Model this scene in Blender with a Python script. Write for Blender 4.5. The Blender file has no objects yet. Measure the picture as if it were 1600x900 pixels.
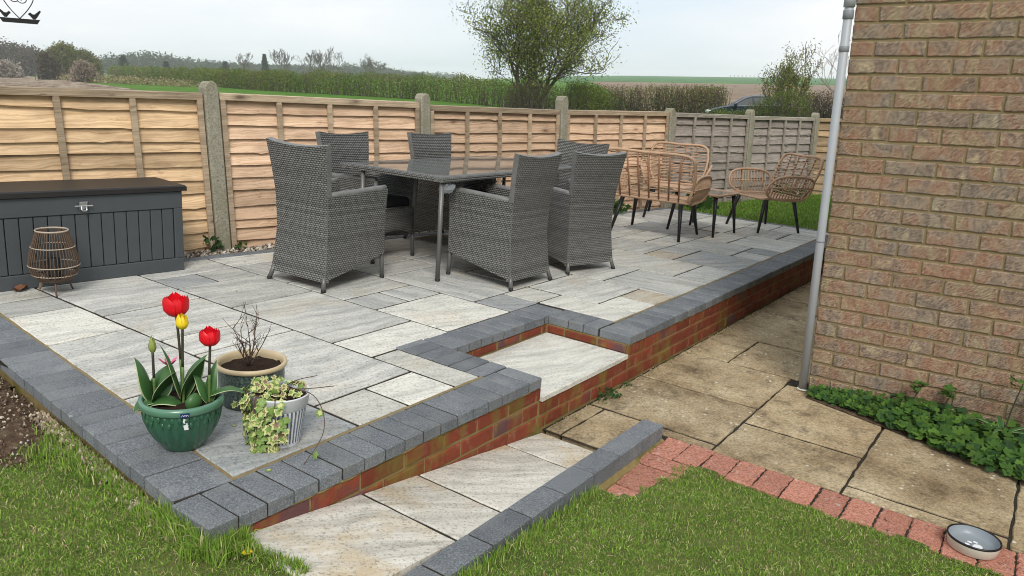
import bpy, math, random
import numpy as np
from mathutils import Matrix, Vector, Quaternion

random.seed(7)
rng = np.random.default_rng(11)
scn = bpy.context.scene
col = scn.collection
R = math.radians

# ------------------------------------------------------------------ camera
CAM = Vector((-1.0876, -1.8472, 1.2750))
PITCH, YAW, ROLL, FPX = 0.26597, 0.62092, 0.01560, 1198.6
cam = bpy.data.cameras.new('camera')
cam.sensor_width = 36.0
cam.lens = FPX / 1600 * 36.0
cam.clip_start = 0.05
cam.clip_end = 6000
camo = bpy.data.objects.new('camera', cam)
col.objects.link(camo)
_F = Vector((math.cos(YAW) * math.cos(PITCH), math.sin(YAW) * math.cos(PITCH), -math.sin(PITCH)))
_R = Vector((math.sin(YAW), -math.cos(YAW), 0))
_U = _R.cross(_F)
_R2 = _R * math.cos(ROLL) + _U * math.sin(ROLL)
_U2 = _U * math.cos(ROLL) - _R * math.sin(ROLL)
_m = Matrix((_R2, _U2, -_F)).transposed().to_4x4()
_m.translation = CAM
camo.matrix_world = _m
scn.camera = camo

# ------------------------------------------------------------------ sky, sun, exposure
SUN_TO = Vector((-0.75, -0.72, 1.00)).normalized()
w = bpy.data.worlds.new('World')
scn.world = w
w.use_nodes = True
nt = w.node_tree
nt.nodes.clear()
sky = nt.nodes.new('ShaderNodeTexSky')
sky.sky_type = 'NISHITA'
sky.sun_disc = False
sky.sun_elevation = math.asin(SUN_TO.z)
sky.sun_rotation = math.atan2(SUN_TO.x, SUN_TO.y)
tc = nt.nodes.new('ShaderNodeTexCoord')
mp = nt.nodes.new('ShaderNodeMapping')
mp.inputs['Scale'].default_value = (1, 1, 4.5)
nz = nt.nodes.new('ShaderNodeTexNoise')
nz.inputs['Scale'].default_value = 1.7
nz.inputs['Detail'].default_value = 5
nz.inputs['Roughness'].default_value = 0.5
rp = nt.nodes.new('ShaderNodeValToRGB')
rp.color_ramp.elements[0].position = 0.36
rp.color_ramp.elements[0].color = (0.86, 0.86, 0.86, 1)
rp.color_ramp.elements[1].position = 0.60
rp.color_ramp.elements[1].color = (0.985, 0.985, 0.985, 1)
cr = nt.nodes.new('ShaderNodeValToRGB')
cr.color_ramp.elements[0].position = 0.40
cr.color_ramp.elements[0].color = (0.70, 0.79, 0.87, 1)
cr.color_ramp.elements[1].position = 0.60
cr.color_ramp.elements[1].color = (0.93, 0.94, 0.955, 1)
sc10 = nt.nodes.new('ShaderNodeVectorMath')
sc10.operation = 'SCALE'
sc10.inputs['Scale'].default_value = 6.1
mx = nt.nodes.new('ShaderNodeMix')
mx.data_type = 'RGBA'
bg = nt.nodes.new('ShaderNodeBackground')
bg.inputs['Strength'].default_value = 0.1
wo = nt.nodes.new('ShaderNodeOutputWorld')
L = nt.links.new
L(tc.outputs['Generated'], mp.inputs['Vector'])
L(mp.outputs['Vector'], nz.inputs['Vector'])
L(nz.outputs['Fac'], rp.inputs['Fac'])
L(nz.outputs['Fac'], cr.inputs['Fac'])
L(cr.outputs['Color'], sc10.inputs[0])
L(rp.outputs['Color'], mx.inputs['Factor'])
L(sky.outputs['Color'], mx.inputs['A'])
L(sc10.outputs['Vector'], mx.inputs['B'])
L(mx.outputs['Result'], bg.inputs['Color'])
L(bg.outputs['Background'], wo.inputs['Surface'])

sl = bpy.data.lights.new('sun', 'SUN')
sl.energy = 1.5
sl.angle = R(22)
sl.color = (1.0, 0.96, 0.90)
slo = bpy.data.objects.new('sun', sl)
slo.rotation_euler = (-SUN_TO).to_track_quat('-Z', 'Y').to_euler()
slo.location = (0, 0, 30)
col.objects.link(slo)

scn.view_settings.view_transform = 'Standard'
scn.view_settings.look = 'None'
scn.view_settings.exposure = 0.86
scn.view_settings.gamma = 1.0
scn.view_settings.use_curve_mapping = False
scn.cycles.use_denoising = True
scn.cycles.filter_width = 1.0
scn.cycles.max_bounces = 6
scn.cycles.transparent_max_bounces = 8
scn.cycles.volume_bounces = 3

# ------------------------------------------------------------------ the garden's slope
SU, SV = -0.04621, 0.03439
PB = 0.103
NRM = Vector((-SU, -SV, 1)).normalized()
TILT = Vector((0, 0, 1)).rotation_difference(NRM)


def W(u, v, h=0.0):
    return Vector((u, v, SU * u + SV * v + h))


def frame(u, v, h=0.0, rz=0.0):
    return Matrix.Translation(W(u, v, h)) @ (TILT @ Quaternion((0, 0, 1), rz)).to_matrix().to_4x4()


def upright(P, rz=0.0):
    return Matrix.Translation(Vector(P)) @ Matrix.Rotation(rz, 4, 'Z')


def smooth(a, b, x):
    t = min(1, max(0, (x - a) / (b - a)))
    return t * t * (3 - 2 * t)


def pol(px, d):
    """a point d metres from the standing place, on a compass bearing"""
    a = YAW - math.atan((px - 800) / 1242.0)
    return CAM.x + d * math.cos(a), CAM.y + d * math.sin(a)


def gz(u, v):
    """height of the open land"""
    dx, dy = u - CAM.x, v - CAM.y
    d = math.hypot(dx, dy)
    a = math.degrees(math.atan2(dy, dx))
    wr = 1 - smooth(27, 42, a) if a > -120 else 1
    rt = float(np.interp(d, [0, 25, 45, 60, 350, 800, 1600], [-0.6, -0.75, -0.85, -0.85, 0.75, 6.0, 5.4]))
    z = -0.35 * (1 - wr) + rt * wr
    near = SU * u + SV * v - 0.5
    k = smooth(18, 28, d)
    return near * (1 - k) + z * k


# ------------------------------------------------------------------ material helper
class NT:
    def __init__(self, name):
        self.m = bpy.data.materials.new(name)
        self.m.use_nodes = True
        self.t = self.m.node_tree
        self.t.nodes.clear()
        self.out = self.t.nodes.new('ShaderNodeOutputMaterial')
        self._oi = self._tc = None

    def n(self, typ, **kw):
        x = self.t.nodes.new(typ)
        for k, v in kw.items():
            setattr(x, k, v)
        return x

    def set(self, sock, val):
        if hasattr(val, 'is_output') or isinstance(val, bpy.types.NodeSocket):
            self.t.links.new(val, sock)
        else:
            if isinstance(val, (tuple, list)) and len(val) == 3 and sock.type == 'RGBA':
                val = (*val, 1)
            sock.default_value = val

    def rnd(self):
        if not self._oi:
            self._oi = self.n('ShaderNodeObjectInfo')
        return self._oi.outputs['Random']

    def tcs(self, which='Object'):
        if not self._tc:
            self._tc = self.n('ShaderNodeTexCoord')
        return self._tc.outputs[which]

    def pos(self):
        return self.n('ShaderNodeNewGeometry').outputs['Position']

    def piece(self, scale=(1, 1, 1), rot=(0, 0, 0)):
        mp = self.n('ShaderNodeMapping')
        self.set(mp.inputs['Vector'], self.tcs())
        mp.inputs['Scale'].default_value = scale
        mp.inputs['Rotation'].default_value = rot
        o = self.n('ShaderNodeVectorMath', operation='ADD')
        self.set(o.inputs[0], mp.outputs['Vector'])
        s = self.n('ShaderNodeVectorMath', operation='SCALE')
        s.inputs[0].default_value = (37.0, 53.0, 71.0)
        self.set(s.inputs['Scale'], self.rnd())
        self.set(o.inputs[1], s.outputs['Vector'])
        return o.outputs['Vector']

    def map(self, vec, scale=(1, 1, 1), rot=(0, 0, 0)):
        mp = self.n('ShaderNodeMapping')
        self.set(mp.inputs['Vector'], vec)
        mp.inputs['Scale'].default_value = scale
        mp.inputs['Rotation'].default_value = rot
        return mp.outputs['Vector']

    def noise(self, vec, scale=5.0, detail=4.0, rough=0.55, dist=0.0):
        x = self.n('ShaderNodeTexNoise')
        self.set(x.inputs['Vector'], vec)
        x.inputs['Scale'].default_value = scale
        x.inputs['Detail'].default_value = detail
        x.inputs['Roughness'].default_value = rough
        x.inputs['Distortion'].default_value = dist
        return x.outputs['Fac']

    def voro(self, vec, scale=20.0, feature='F1', out='Distance'):
        x = self.n('ShaderNodeTexVoronoi', feature=feature)
        self.set(x.inputs['Vector'], vec)
        x.inputs['Scale'].default_value = scale
        return x.outputs[out]

    def ramp(self, fac, stops, interp='LINEAR'):
        x = self.n('ShaderNodeValToRGB')
        self.set(x.inputs['Fac'], fac)
        e = x.color_ramp.elements
        x.color_ramp.interpolation = interp
        while len(e) < len(stops):
            e.new(0.5)
        for i, (p, c) in enumerate(stops):
            e[i].position = p
            e[i].color = (c, c, c, 1) if isinstance(c, (int, float)) else (*c, 1)
        return x.outputs['Color']

    def mix(self, fac, a, b, blend='MIX'):
        x = self.n('ShaderNodeMix', data_type='RGBA', blend_type=blend)
        self.set(x.inputs['Factor'], fac)
        self.set(x.inputs['A'], a)
        self.set(x.inputs['B'], b)
        return x.outputs['Result']

    def math(self, op, a, b=0.0, c=0.0):
        x = self.n('ShaderNodeMath', operation=op)
        self.set(x.inputs[0], a)
        self.set(x.inputs[1], b)
        self.set(x.inputs[2], c)
        return x.outputs[0]

    def tint(self, colr, amount=0.25):
        """per-piece lightness"""
        v = self.math('MULTIPLY_ADD', self.rnd(), amount * 2, 1 - amount)
        h = self.n('ShaderNodeHueSaturation')
        self.set(h.inputs['Color'], colr)
        self.set(h.inputs['Value'], v)
        return h.outputs['Color']

    def bump(self, height, strength=0.4, dist=0.004):
        b = self.n('ShaderNodeBump')
        b.inputs['Strength'].default_value = strength
        b.inputs['Distance'].default_value = dist
        self.set(b.inputs['Height'], height)
        return b.outputs['Normal']

    def bsdf(self, colr, rough=0.8, normal=None, metal=0.0, spec=0.4, **kw):
        b = self.n('ShaderNodeBsdfPrincipled')
        self.set(b.inputs['Base Color'], colr)
        self.set(b.inputs['Roughness'], rough)
        b.inputs['Metallic'].default_value = metal
        b.inputs['Specular IOR Level'].default_value = spec
        for k, v in kw.items():
            self.set(b.inputs[k], v)
        if normal is not None:
            self.t.links.new(normal, b.inputs['Normal'])
        self.t.links.new(b.outputs[0], self.out.inputs['Surface'])
        return self.m


MAT = {}


def plain(name, c, rough=0.6, spec=0.4, metal=0.0, bumpscale=None, bstr=0.2, vary=0.15, **kw):
    t = NT(name)
    v = t.piece()
    n = t.noise(v, 14, 4)
    cc = t.mix(n, tuple(x * (1 - vary) for x in c), tuple(min(1, x * (1 + vary)) for x in c))
    nr = t.bump(t.noise(v, bumpscale, 3), bstr, 0.003) if bumpscale else None
    MAT[name] = t.bsdf(cc, rough, nr, metal, spec, **kw)
    return MAT[name]


def attr_mat(name, rough=0.7, trans=0.35, spec=0.25, mul=None):
    """colour from the per-leaf attribute"""
    t = NT(name)
    a = t.n('ShaderNodeAttribute', attribute_name='Col').outputs['Color']
    p = t.n('ShaderNodeBsdfPrincipled')
    t.set(p.inputs['Base Color'], a)
    p.inputs['Roughness'].default_value = rough
    p.inputs['Specular IOR Level'].default_value = spec
    if trans > 0:
        d = t.n('ShaderNodeBsdfTranslucent')
        t.set(d.inputs['Color'], a)
        mxs = t.n('ShaderNodeMixShader')
        mxs.inputs[0].default_value = trans
        t.t.links.new(p.outputs[0], mxs.inputs[1])
        t.t.links.new(d.outputs[0], mxs.inputs[2])
        t.t.links.new(mxs.outputs[0], t.out.inputs['Surface'])
    else:
        t.t.links.new(p.outputs[0], t.out.inputs['Surface'])
    MAT[name] = t.m


def make_materials():
    # --- sandstone paving, three grain directions / tones
    for nm, rot, lo, mid, hi, warm in (
            ('slab_u', 0.12, (0.335, 0.335, 0.312), (0.470, 0.466, 0.428), (0.595, 0.580, 0.525), 0.30),
            ('slab_v', 1.45, (0.325, 0.330, 0.312), (0.455, 0.455, 0.425), (0.570, 0.560, 0.515), 0.25),
            ('slab_pale', 0.3, (0.44, 0.43, 0.385), (0.56, 0.545, 0.485), (0.64, 0.62, 0.55), 0.30),
            ('slab_grey', 0.5, (0.22, 0.232, 0.23), (0.30, 0.31, 0.305), (0.37, 0.375, 0.365), 0.2),
            ('slab_tan', 0.2, (0.33, 0.28, 0.22), (0.44, 0.385, 0.305), (0.50, 0.46, 0.38), 0.5),
            ('slab_ramp', 0.55, (0.36, 0.335, 0.28), (0.51, 0.48, 0.415), (0.61, 0.58, 0.505), 0.8)):
        t = NT(nm)
        v = t.piece(rot=(0, 0, rot))
        warp = t.noise(v, 2.2, 3, 0.5)
        s = t.n('ShaderNodeVectorMath', operation='ADD')
        t.set(s.inputs[0], v)
        k = t.n('ShaderNodeCombineXYZ')
        t.set(k.inputs['Y'], t.math('MULTIPLY', warp, 0.22))
        t.set(s.inputs[1], k.outputs[0])
        st = t.map(s.outputs['Vector'], (1.6, 17, 6))
        streak = t.noise(st, 1.0, 6, 0.62)
        st2 = t.map(s.outputs['Vector'], (4, 60, 10))
        fine = t.noise(st2, 1.0, 4, 0.6)
        f = t.math('MULTIPLY_ADD', fine, 0.35, t.math('MULTIPLY', streak, 0.75))
        c = t.ramp(f, [(0.40, lo), (0.54, mid), (0.66, hi)])
        wm = t.ramp(t.noise(v, 3.1, 4, 0.6), [(0.54, 0.0), (0.70, 1.0)])
        c = t.mix(t.math('MULTIPLY', wm, warm), c, (0.47, 0.36, 0.21))
        sp = t.ramp(t.noise(v, 90, 2, 0.7), [(0.34, 0.60), (0.47, 1.0)])
        c = t.mix(1.0, c, sp, 'MULTIPLY')
        dirt = t.ramp(t.noise(v, 7, 5, 0.7), [(0.30, 0.80), (0.50, 1.0)])
        c = t.mix(1.0, c, dirt, 'MULTIPLY')
        c = t.tint(c, 0.16)
        hgt = t.math('ADD', t.math('MULTIPLY', streak, 1.0), t.math('MULTIPLY', t.noise(v, 40, 4, 0.7), 0.35))
        MAT[nm] = t.bsdf(c, 0.72, t.bump(hgt, 0.55, 0.006), spec=0.35)

    # --- charcoal concrete coping blocks
    t = NT('coping')
    v = t.piece()
    c = t.mix(t.noise(v, 9, 4), (0.105, 0.114, 0.124), (0.175, 0.187, 0.200))
    gr = t.noise(v, 170, 3, 0.8)
    c = t.mix(1.0, c, t.ramp(gr, [(0.33, 0.50), (0.52, 1.0), (0.68, 1.75)]), 'MULTIPLY')
    fl = t.ramp(t.voro(v, 75), [(0.0, 1.0), (0.055, 0.0)])
    c = t.mix(t.math('MULTIPLY', fl, 0.30), c, (0.45, 0.45, 0.44))
    bl = t.ramp(t.noise(v, 26, 3, 0.5), [(0.74, 0.0), (0.78, 0.75)])
    c = t.mix(bl, c, (0.45, 0.46, 0.46))
    dust = t.ramp(t.noise(v, 5, 4, 0.6), [(0.46, 0.0), (0.74, 0.55)])
    c = t.mix(dust, c, (0.245, 0.245, 0.235))
    c = t.tint(c, 0.15)
    MAT['coping'] = t.bsdf(c, 0.85, t.bump(gr, 0.45, 0.002), spec=0.3)

    # --- red engineering brick, mossy
    t = NT('red_brick')
    v = t.piece()
    c = t.mix(t.noise(v, 11, 5, 0.65), (0.105, 0.022, 0.012), (0.265, 0.060, 0.028))
    pk = t.ramp(t.noise(v, 16, 4, 0.7), [(0.55, 0.0), (0.75, 0.7)])
    c = t.mix(pk, c, (0.30, 0.14, 0.10))
    dk = t.ramp(t.rnd(), [(0.80, 0.0), (0.84, 1.0)])
    c = t.mix(t.math('MULTIPLY', dk, t.ramp(t.noise(v, 8, 3), [(0.4, 0), (0.6, 0.8)])), c, (0.075, 0.045, 0.05))
    ps = t.pos()
    gm = t.ramp(t.noise(t.map(ps, (1, 1, 0.5)), 7.0, 5, 0.65), [(0.50, 0.0), (0.64, 0.75)])
    c = t.mix(gm, c, (0.17, 0.135, 0.028))
    c = t.tint(c, 0.2)
    h = t.noise(v, 70, 4, 0.7)
    MAT['red_brick'] = t.bsdf(c, 0.82, t.bump(h, 0.5, 0.004), spec=0.25)

    # --- mortar of the retaining wall (ochre)
    t = NT('mortar_ochre')
    v = t.pos()
    c = t.mix(t.noise(v, 14, 5, 0.7), (0.15, 0.105, 0.035), (0.32, 0.245, 0.115))
    gm = t.ramp(t.noise(v, 5, 4), [(0.5, 0), (0.66, 0.8)])
    c = t.mix(gm, c, (0.12, 0.11, 0.025))
    MAT['mortar_ochre'] = t.bsdf(c, 0.95, t.bump(t.noise(v, 120, 3, 0.7), 0.7, 0.004), spec=0.1)
    t = NT('joint_dark')
    v = t.pos()
    c = t.mix(t.noise(v, 20, 4), (0.018, 0.016, 0.013), (0.055, 0.048, 0.038))
    MAT['joint_dark'] = t.bsdf(c, 0.95, t.bump(t.noise(v, 160, 3, 0.7), 0.6, 0.003), spec=0.1)
    t = NT('joint_sand')
    v = t.pos()
    c = t.mix(t.noise(v, 30, 4, 0.7), (0.13, 0.10, 0.05), (0.32, 0.25, 0.13))
    MAT['joint_sand'] = t.bsdf(c, 0.95, t.bump(t.noise(v, 160, 3, 0.7), 0.6, 0.003), spec=0.1)

    # --- rustic house brick: pinky buff with dragged diagonal lines
    t = NT('house_brick')
    v = t.piece()
    big = t.noise(t.map(v, (0.6, 1.0, 0.4)), 9.0, 2, 0.5)
    c = t.ramp(big, [(0.26, (0.37, 0.29, 0.185)), (0.38, (0.38, 0.28, 0.185)), (0.46, (0.325, 0.195, 0.135)),
                     (0.54, (0.36, 0.275, 0.200)), (0.62, (0.24, 0.185, 0.150)), (0.72, (0.44, 0.36, 0.245))])
    ctone = t.ramp(t.rnd(), [(0.0, (0.88, 0.80, 0.72)), (0.35, (1.06, 1.02, 0.98)), (0.65, (0.93, 0.96, 0.94)), (1.0, (1.06, 0.95, 0.88))])
    c = t.mix(1.0, c, ctone, 'MULTIPLY')
    dv = t.map(v, (1, 1, 1), (0, 0, R(48)))
    ds = t.map(dv, (55, 300, 20))
    hatch = t.noise(ds, 1.0, 4, 0.8, 0.4)
    c = t.mix(1.0, c, t.ramp(hatch, [(0.36, 0.28), (0.50, 1.0), (0.62, 1.75)]), 'MULTIPLY')
    pit = t.ramp(t.voro(v, 46), [(0.03, 1.0), (0.085, 0.0)])
    pm = t.math('MULTIPLY', pit, t.ramp(t.noise(v, 13, 2), [(0.52, 0), (0.56, 1)]))
    c = t.mix(pm, c, (0.05, 0.04, 0.035))
    wsp = t.ramp(t.noise(v, 130, 2, 0.6), [(0.61, 0), (0.67, 0.7)])
    c = t.mix(wsp, c, (0.55, 0.50, 0.42))
    h = t.math('ADD', t.math('MULTIPLY', hatch, 1.0), t.math('MULTIPLY', t.noise(v, 60, 4, 0.7), 0.6))
    MAT['house_brick'] = t.bsdf(c, 0.9, t.bump(h, 1.0, 0.010), spec=0.15)
    t = NT('house_mortar')
    v = t.pos()
    c = t.mix(t.noise(v, 10, 5, 0.7), (0.18, 0.138, 0.068), (0.33, 0.262, 0.145))
    MAT['house_mortar'] = t.bsdf(c, 0.95, t.bump(t.noise(v, 170, 3, 0.8), 0.8, 0.004), spec=0.1)

    # --- old buff flagstones with lichen
    t = NT('flagstone')
    v = t.piece()
    ps = t.pos()
    c = t.ramp(t.noise(ps, 2.6, 6, 0.65), [(0.30, (0.185, 0.133, 0.076)), (0.43, (0.325, 0.245, 0.145)),
                                           (0.57, (0.42, 0.333, 0.207)), (0.70, (0.50, 0.413, 0.275))])
    dk = t.ramp(t.noise(ps, 9, 6, 0.75), [(0.34, 0.52), (0.50, 1.0)])
    c = t.mix(1.0, c, dk, 'MULTIPLY')
    fine = t.noise(ps, 75, 4, 0.75)
    c = t.mix(1.0, c, t.ramp(fine, [(0.32, 0.55), (0.52, 1.0), (0.70, 1.35)]), 'MULTIPLY')
    li = t.ramp(t.voro(t.map(ps, (1, 1.3, 1)), 19), [(0.13, 1.0), (0.24, 0.0)])
    li = t.math('MULTIPLY', li, t.ramp(t.noise(ps, 3.6, 4, 0.7), [(0.52, 0.0), (0.60, 0.95)]))
    c = t.mix(li, c, (0.60, 0.56, 0.45))
    c = t.tint(c, 0.12)
    h = t.math('ADD', t.noise(ps, 9, 6, 0.7), t.math('MULTIPLY', fine, 0.5))
    MAT['flagstone'] = t.bsdf(c, 0.9, t.bump(h, 0.6, 0.008), spec=0.2)

    # --- worn pink edging brick
    t = NT('pink_brick')
    v = t.piece()
    c = t.mix(t.noise(v, 14, 5, 0.7), (0.33, 0.13, 0.085), (0.54, 0.26, 0.19))
    sp = t.noise(v, 95, 4, 0.8)
    c = t.mix(1.0, c, t.ramp(sp, [(0.34, 0.45), (0.50, 1.0), (0.66, 1.35)]), 'MULTIPLY')
    wl = t.ramp(t.noise(v, 30, 4, 0.75), [(0.60, 0.0), (0.68, 0.75)])
    c = t.mix(wl, c, (0.52, 0.44, 0.38))
    dp = t.ramp(t.noise(v, 42, 3, 0.7), [(0.30, 0.9), (0.38, 0.0)])
    c = t.mix(dp, c, (0.06, 0.035, 0.03))
    c = t.tint(c, 0.14)
    h = t.math('ADD', t.noise(v, 30, 5, 0.75), t.math('MULTIPLY', sp, 0.4))
    MAT['pink_brick'] = t.bsdf(c, 0.9, t.bump(h, 0.9, 0.008), spec=0.2)

    # --- fence timber
    for nm, a, b, dkc in (('wood_new', (0.43, 0.275, 0.145), (0.74, 0.525, 0.320), (0.20, 0.10, 0.045)),
                          ('wood_pink', (0.44, 0.275, 0.165), (0.74, 0.525, 0.360), (0.20, 0.10, 0.055)),
                          ('wood_grey', (0.20, 0.165, 0.145), (0.385, 0.33, 0.29), (0.085, 0.06, 0.045)),
                          ('wood_brown', (0.24, 0.16, 0.09), (0.42, 0.30, 0.18), (0.10, 0.06, 0.03)),
                          ('wood_trim', (0.27, 0.195, 0.125), (0.46, 0.36, 0.25), (0.10, 0.07, 0.045)),
                          ('wood_trim_grey', (0.19, 0.16, 0.13), (0.34, 0.30, 0.25), (0.10, 0.07, 0.05))):
        t = NT(nm)
        v = t.piece()
        wv = t.n('ShaderNodeVectorMath', operation='ADD')
        t.set(wv.inputs[0], v)
        k = t.n('ShaderNodeCombineXYZ')
        t.set(k.inputs['Z'], t.math('MULTIPLY', t.noise(t.map(v, (1.6, 1, 5)), 2.5, 2), 0.06))
        t.set(wv.inputs[1], k.outputs[0])
        gv = t.map(wv.outputs['Vector'], (1.1, 3, 85))
        g = t.noise(gv, 1.0, 5, 0.65, 0.3)
        c = t.mix(t.ramp(g, [(0.32, 0.0), (0.60, 1.0)]), a, b)
        c = t.mix(1.0, c, t.ramp(t.noise(t.map(v, (3, 1, 8)), 1.5, 3), [(0.3, 0.78), (0.6, 1.05)]), 'MULTIPLY')
        kn = t.voro(t.map(v, (2.3, 1, 6.5)), 1.0)
        kf = t.ramp(kn, [(0.05, 0.9), (0.11, 0.30), (0.20, 0.0)])
        c = t.mix(kf, c, dkc)
        stn = t.ramp(t.noise(t.map(v, (5, 1, 14)), 1.3, 4, 0.7), [(0.60, 0.0), (0.72, 0.5)])
        c = t.mix(stn, c, dkc)
        c = t.tint(c, 0.22)
        MAT[nm] = t.bsdf(c, 0.8, t.bump(g, 0.35, 0.003), spec=0.25)

    # --- concrete fence post
    t = NT('post_concrete')
    v = t.piece()
    c = t.mix(t.noise(v, 6, 5, 0.7), (0.20, 0.18, 0.125), (0.39, 0.365, 0.295))
    c = t.mix(1.0, c, t.ramp(t.noise(v, 85, 4, 0.75), [(0.33, 0.55), (0.5, 1.0), (0.68, 1.3)]), 'MULTIPLY')
    gm = t.ramp(t.noise(v, 4, 4), [(0.5, 0), (0.66, 0.5)])
    c = t.mix(gm, c, (0.19, 0.18, 0.10))
    MAT['post_concrete'] = t.bsdf(c, 0.92, t.bump(t.noise(v, 60, 4, 0.75), 0.8, 0.006), spec=0.15)

    # --- woven synthetic wicker (needs uv in metres)
    for nm, dark, lite in (('wicker', (0.030, 0.030, 0.0285), (0.185, 0.183, 0.172)),):
        t = NT(nm)
        uv = t.n('ShaderNodeUVMap').outputs['UV']
        sx = t.n('ShaderNodeSeparateXYZ')
        t.set(sx.inputs[0], uv)
        vy = t.math('MULTIPLY', sx.outputs['Y'], 1 / 0.0130)
        row = t.math('FLOOR', vy)
        fy = t.math('FRACT', vy)
        ux = t.math('MULTIPLY_ADD', row, 0.5, t.math('MULTIPLY', sx.outputs['X'], 1 / 0.0215))
        fx = t.math('FRACT', ux)
        hx = t.math('SINE', t.math('MULTIPLY', fx, math.pi))
        hy = t.math('SINE', t.math('MULTIPLY', fy, math.pi))
        hgt = t.math('MULTIPLY', t.math('POWER', hx, 0.7), t.math('POWER', hy, 0.8))
        cell = t.n('ShaderNodeCombineXYZ')
        t.set(cell.inputs[0], row)
        t.set(cell.inputs[1], t.math('FLOOR', ux))
        wn = t.n('ShaderNodeTexWhiteNoise', noise_dimensions='2D')
        t.set(wn.inputs['Vector'], cell.outputs[0])
        rowv = t.n('ShaderNodeTexWhiteNoise', noise_dimensions='1D')
        t.set(rowv.inputs['W'], t.math('FLOOR', t.math('DIVIDE', row, 2.0)))
        stf = t.math('MULTIPLY_ADD', rowv.outputs['Value'], 0.55, t.math('MULTIPLY', wn.outputs['Value'], 0.45))
        base = t.mix(stf, tuple(x * 0.62 for x in lite), tuple(min(1, x * 1.28) for x in lite))
        c = t.mix(t.ramp(hgt, [(0.12, 0.0), (0.60, 1.0)]), dark, base)
        MAT[nm] = t.bsdf(c, 0.48, t.bump(hgt, 0.9, 0.006), spec=0.4)
    plain('wicker_edge', (0.155, 0.153, 0.146), 0.5, bumpscale=90, bstr=0.8, vary=0.5)
    plain('tube_grey', (0.14, 0.138, 0.132), 0.4, metal=0.3)
    plain('foot_black', (0.02, 0.02, 0.02), 0.6)
    plain('seat_black', (0.022, 0.022, 0.024), 0.95, spec=0.15, bumpscale=40)
    t = NT('glass_top')
    MAT['glass_top'] = t.bsdf((0.125, 0.135, 0.132), 0.04, None, spec=0.9)
    t = NT('glass_small')
    MAT['glass_small'] = t.bsdf((0.20, 0.18, 0.145), 0.06, None, spec=0.7)
    plain('cloth_grey', (0.22, 0.23, 0.25), 0.9, bumpscale=80, vary=0.5)
    plain('rattan', (0.46, 0.295, 0.185), 0.55, vary=0.28)
    plain('rattan_dark', (0.30, 0.155, 0.09), 0.55, vary=0.3)
    plain('leg_black', (0.010, 0.010, 0.012), 0.45)
    plain('box_grey', (0.062, 0.069, 0.074), 0.55, bumpscale=150, bstr=0.12, vary=0.08)
    plain('box_groove', (0.018, 0.02, 0.022), 0.7)
    plain('box_lid', (0.020, 0.018, 0.018), 0.42, bumpscale=120, bstr=0.15, vary=0.4)
    plain('steel', (0.45, 0.45, 0.46), 0.3, metal=0.9)
    plain('bamboo_dark', (0.105, 0.068, 0.045), 0.6, vary=0.4)
    plain('bamboo_pale', (0.42, 0.35, 0.27), 0.6, vary=0.3)
    plain('lantern_leg', (0.25, 0.19, 0.14), 0.7, vary=0.3)
    t = NT('glaze_green')
    v = t.tcs()
    c = t.mix(t.noise(v, 7, 4), (0.012, 0.070, 0.045), (0.035, 0.135, 0.090))
    MAT['glaze_green'] = t.bsdf(c, 0.2, None, spec=0.6)
    t = NT('glaze_flute')
    v = t.tcs()
    c = t.mix(t.noise(t.map(v, (1, 1, 0.3)), 30, 4), (0.010, 0.060, 0.032), (0.050, 0.145, 0.085))
    MAT['glaze_flute'] = t.bsdf(c, 0.22, None, spec=0.6)
    t = NT('glaze_rim')
    c = t.mix(t.noise(t.tcs(), 9, 3), (0.050, 0.150, 0.090), (0.12, 0.245, 0.165))
    MAT['glaze_rim'] = t.bsdf(c, 0.22, None, spec=0.6)
    t = NT('stone_glaze')
    v = t.tcs()
    c = t.ramp(t.noise(v, 110, 3, 0.8), [(0.35, (0.014, 0.026, 0.022)), (0.52, (0.045, 0.070, 0.060)), (0.72, (0.18, 0.21, 0.19))])
    MAT['stone_glaze'] = t.bsdf(c, 0.35, t.bump(t.noise(v, 60, 3), 0.3, 0.004), spec=0.5)
    plain('cream_glaze', (0.50, 0.40, 0.245), 0.35)
    plain('compost', (0.030, 0.019, 0.013), 0.95, spec=0.1, bumpscale=60, bstr=1.0, vary=0.6)
    plain('white_pot', (0.62, 0.63, 0.65), 0.5, vary=0.06)
    plain('pot_groove', (0.16, 0.18, 0.22), 0.6)
    plain('petal_red', (0.68, 0.006, 0.016), 0.42, vary=0.25, bumpscale=60)
    plain('petal_yellow', (0.80, 0.58, 0.02), 0.45, vary=0.15)
    plain('petal_pink', (0.62, 0.13, 0.24), 0.5)
    plain('bud_green', (0.24, 0.29, 0.07), 0.5)
    plain('stem_green', (0.10, 0.17, 0.045), 0.5)
    plain('stem_dark', (0.045, 0.04, 0.025), 0.6)
    plain('tulip_leaf', (0.045, 0.120, 0.032), 0.42, vary=0.35)
    plain('leaf_edge', (0.42, 0.45, 0.25), 0.5)
    plain('ivy_green', (0.16, 0.25, 0.055), 0.5, vary=0.35)
    plain('ivy_cream', (0.46, 0.46, 0.19), 0.5, vary=0.2)
    plain('ivy_brown', (0.20, 0.13, 0.075), 0.7, vary=0.35)
    plain('twig', (0.095, 0.060, 0.045), 0.8, vary=0.3)
    plain('sticker_blue', (0.012, 0.022, 0.11), 0.4)
    plain('sticker_white', (0.75, 0.76, 0.77), 0.6)
    plain('iron_black', (0.008, 0.008, 0.008), 0.6)
    plain('pipe_grey', (0.36, 0.375, 0.395), 0.45, vary=0.06)
    plain('pipe_band', (0.20, 0.21, 0.225), 0.5, vary=0.06)
    plain('cable_white', (0.55, 0.52, 0.45), 0.6)
    plain('bowl_cream', (0.62, 0.58, 0.50), 0.45, vary=0.04)
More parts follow.
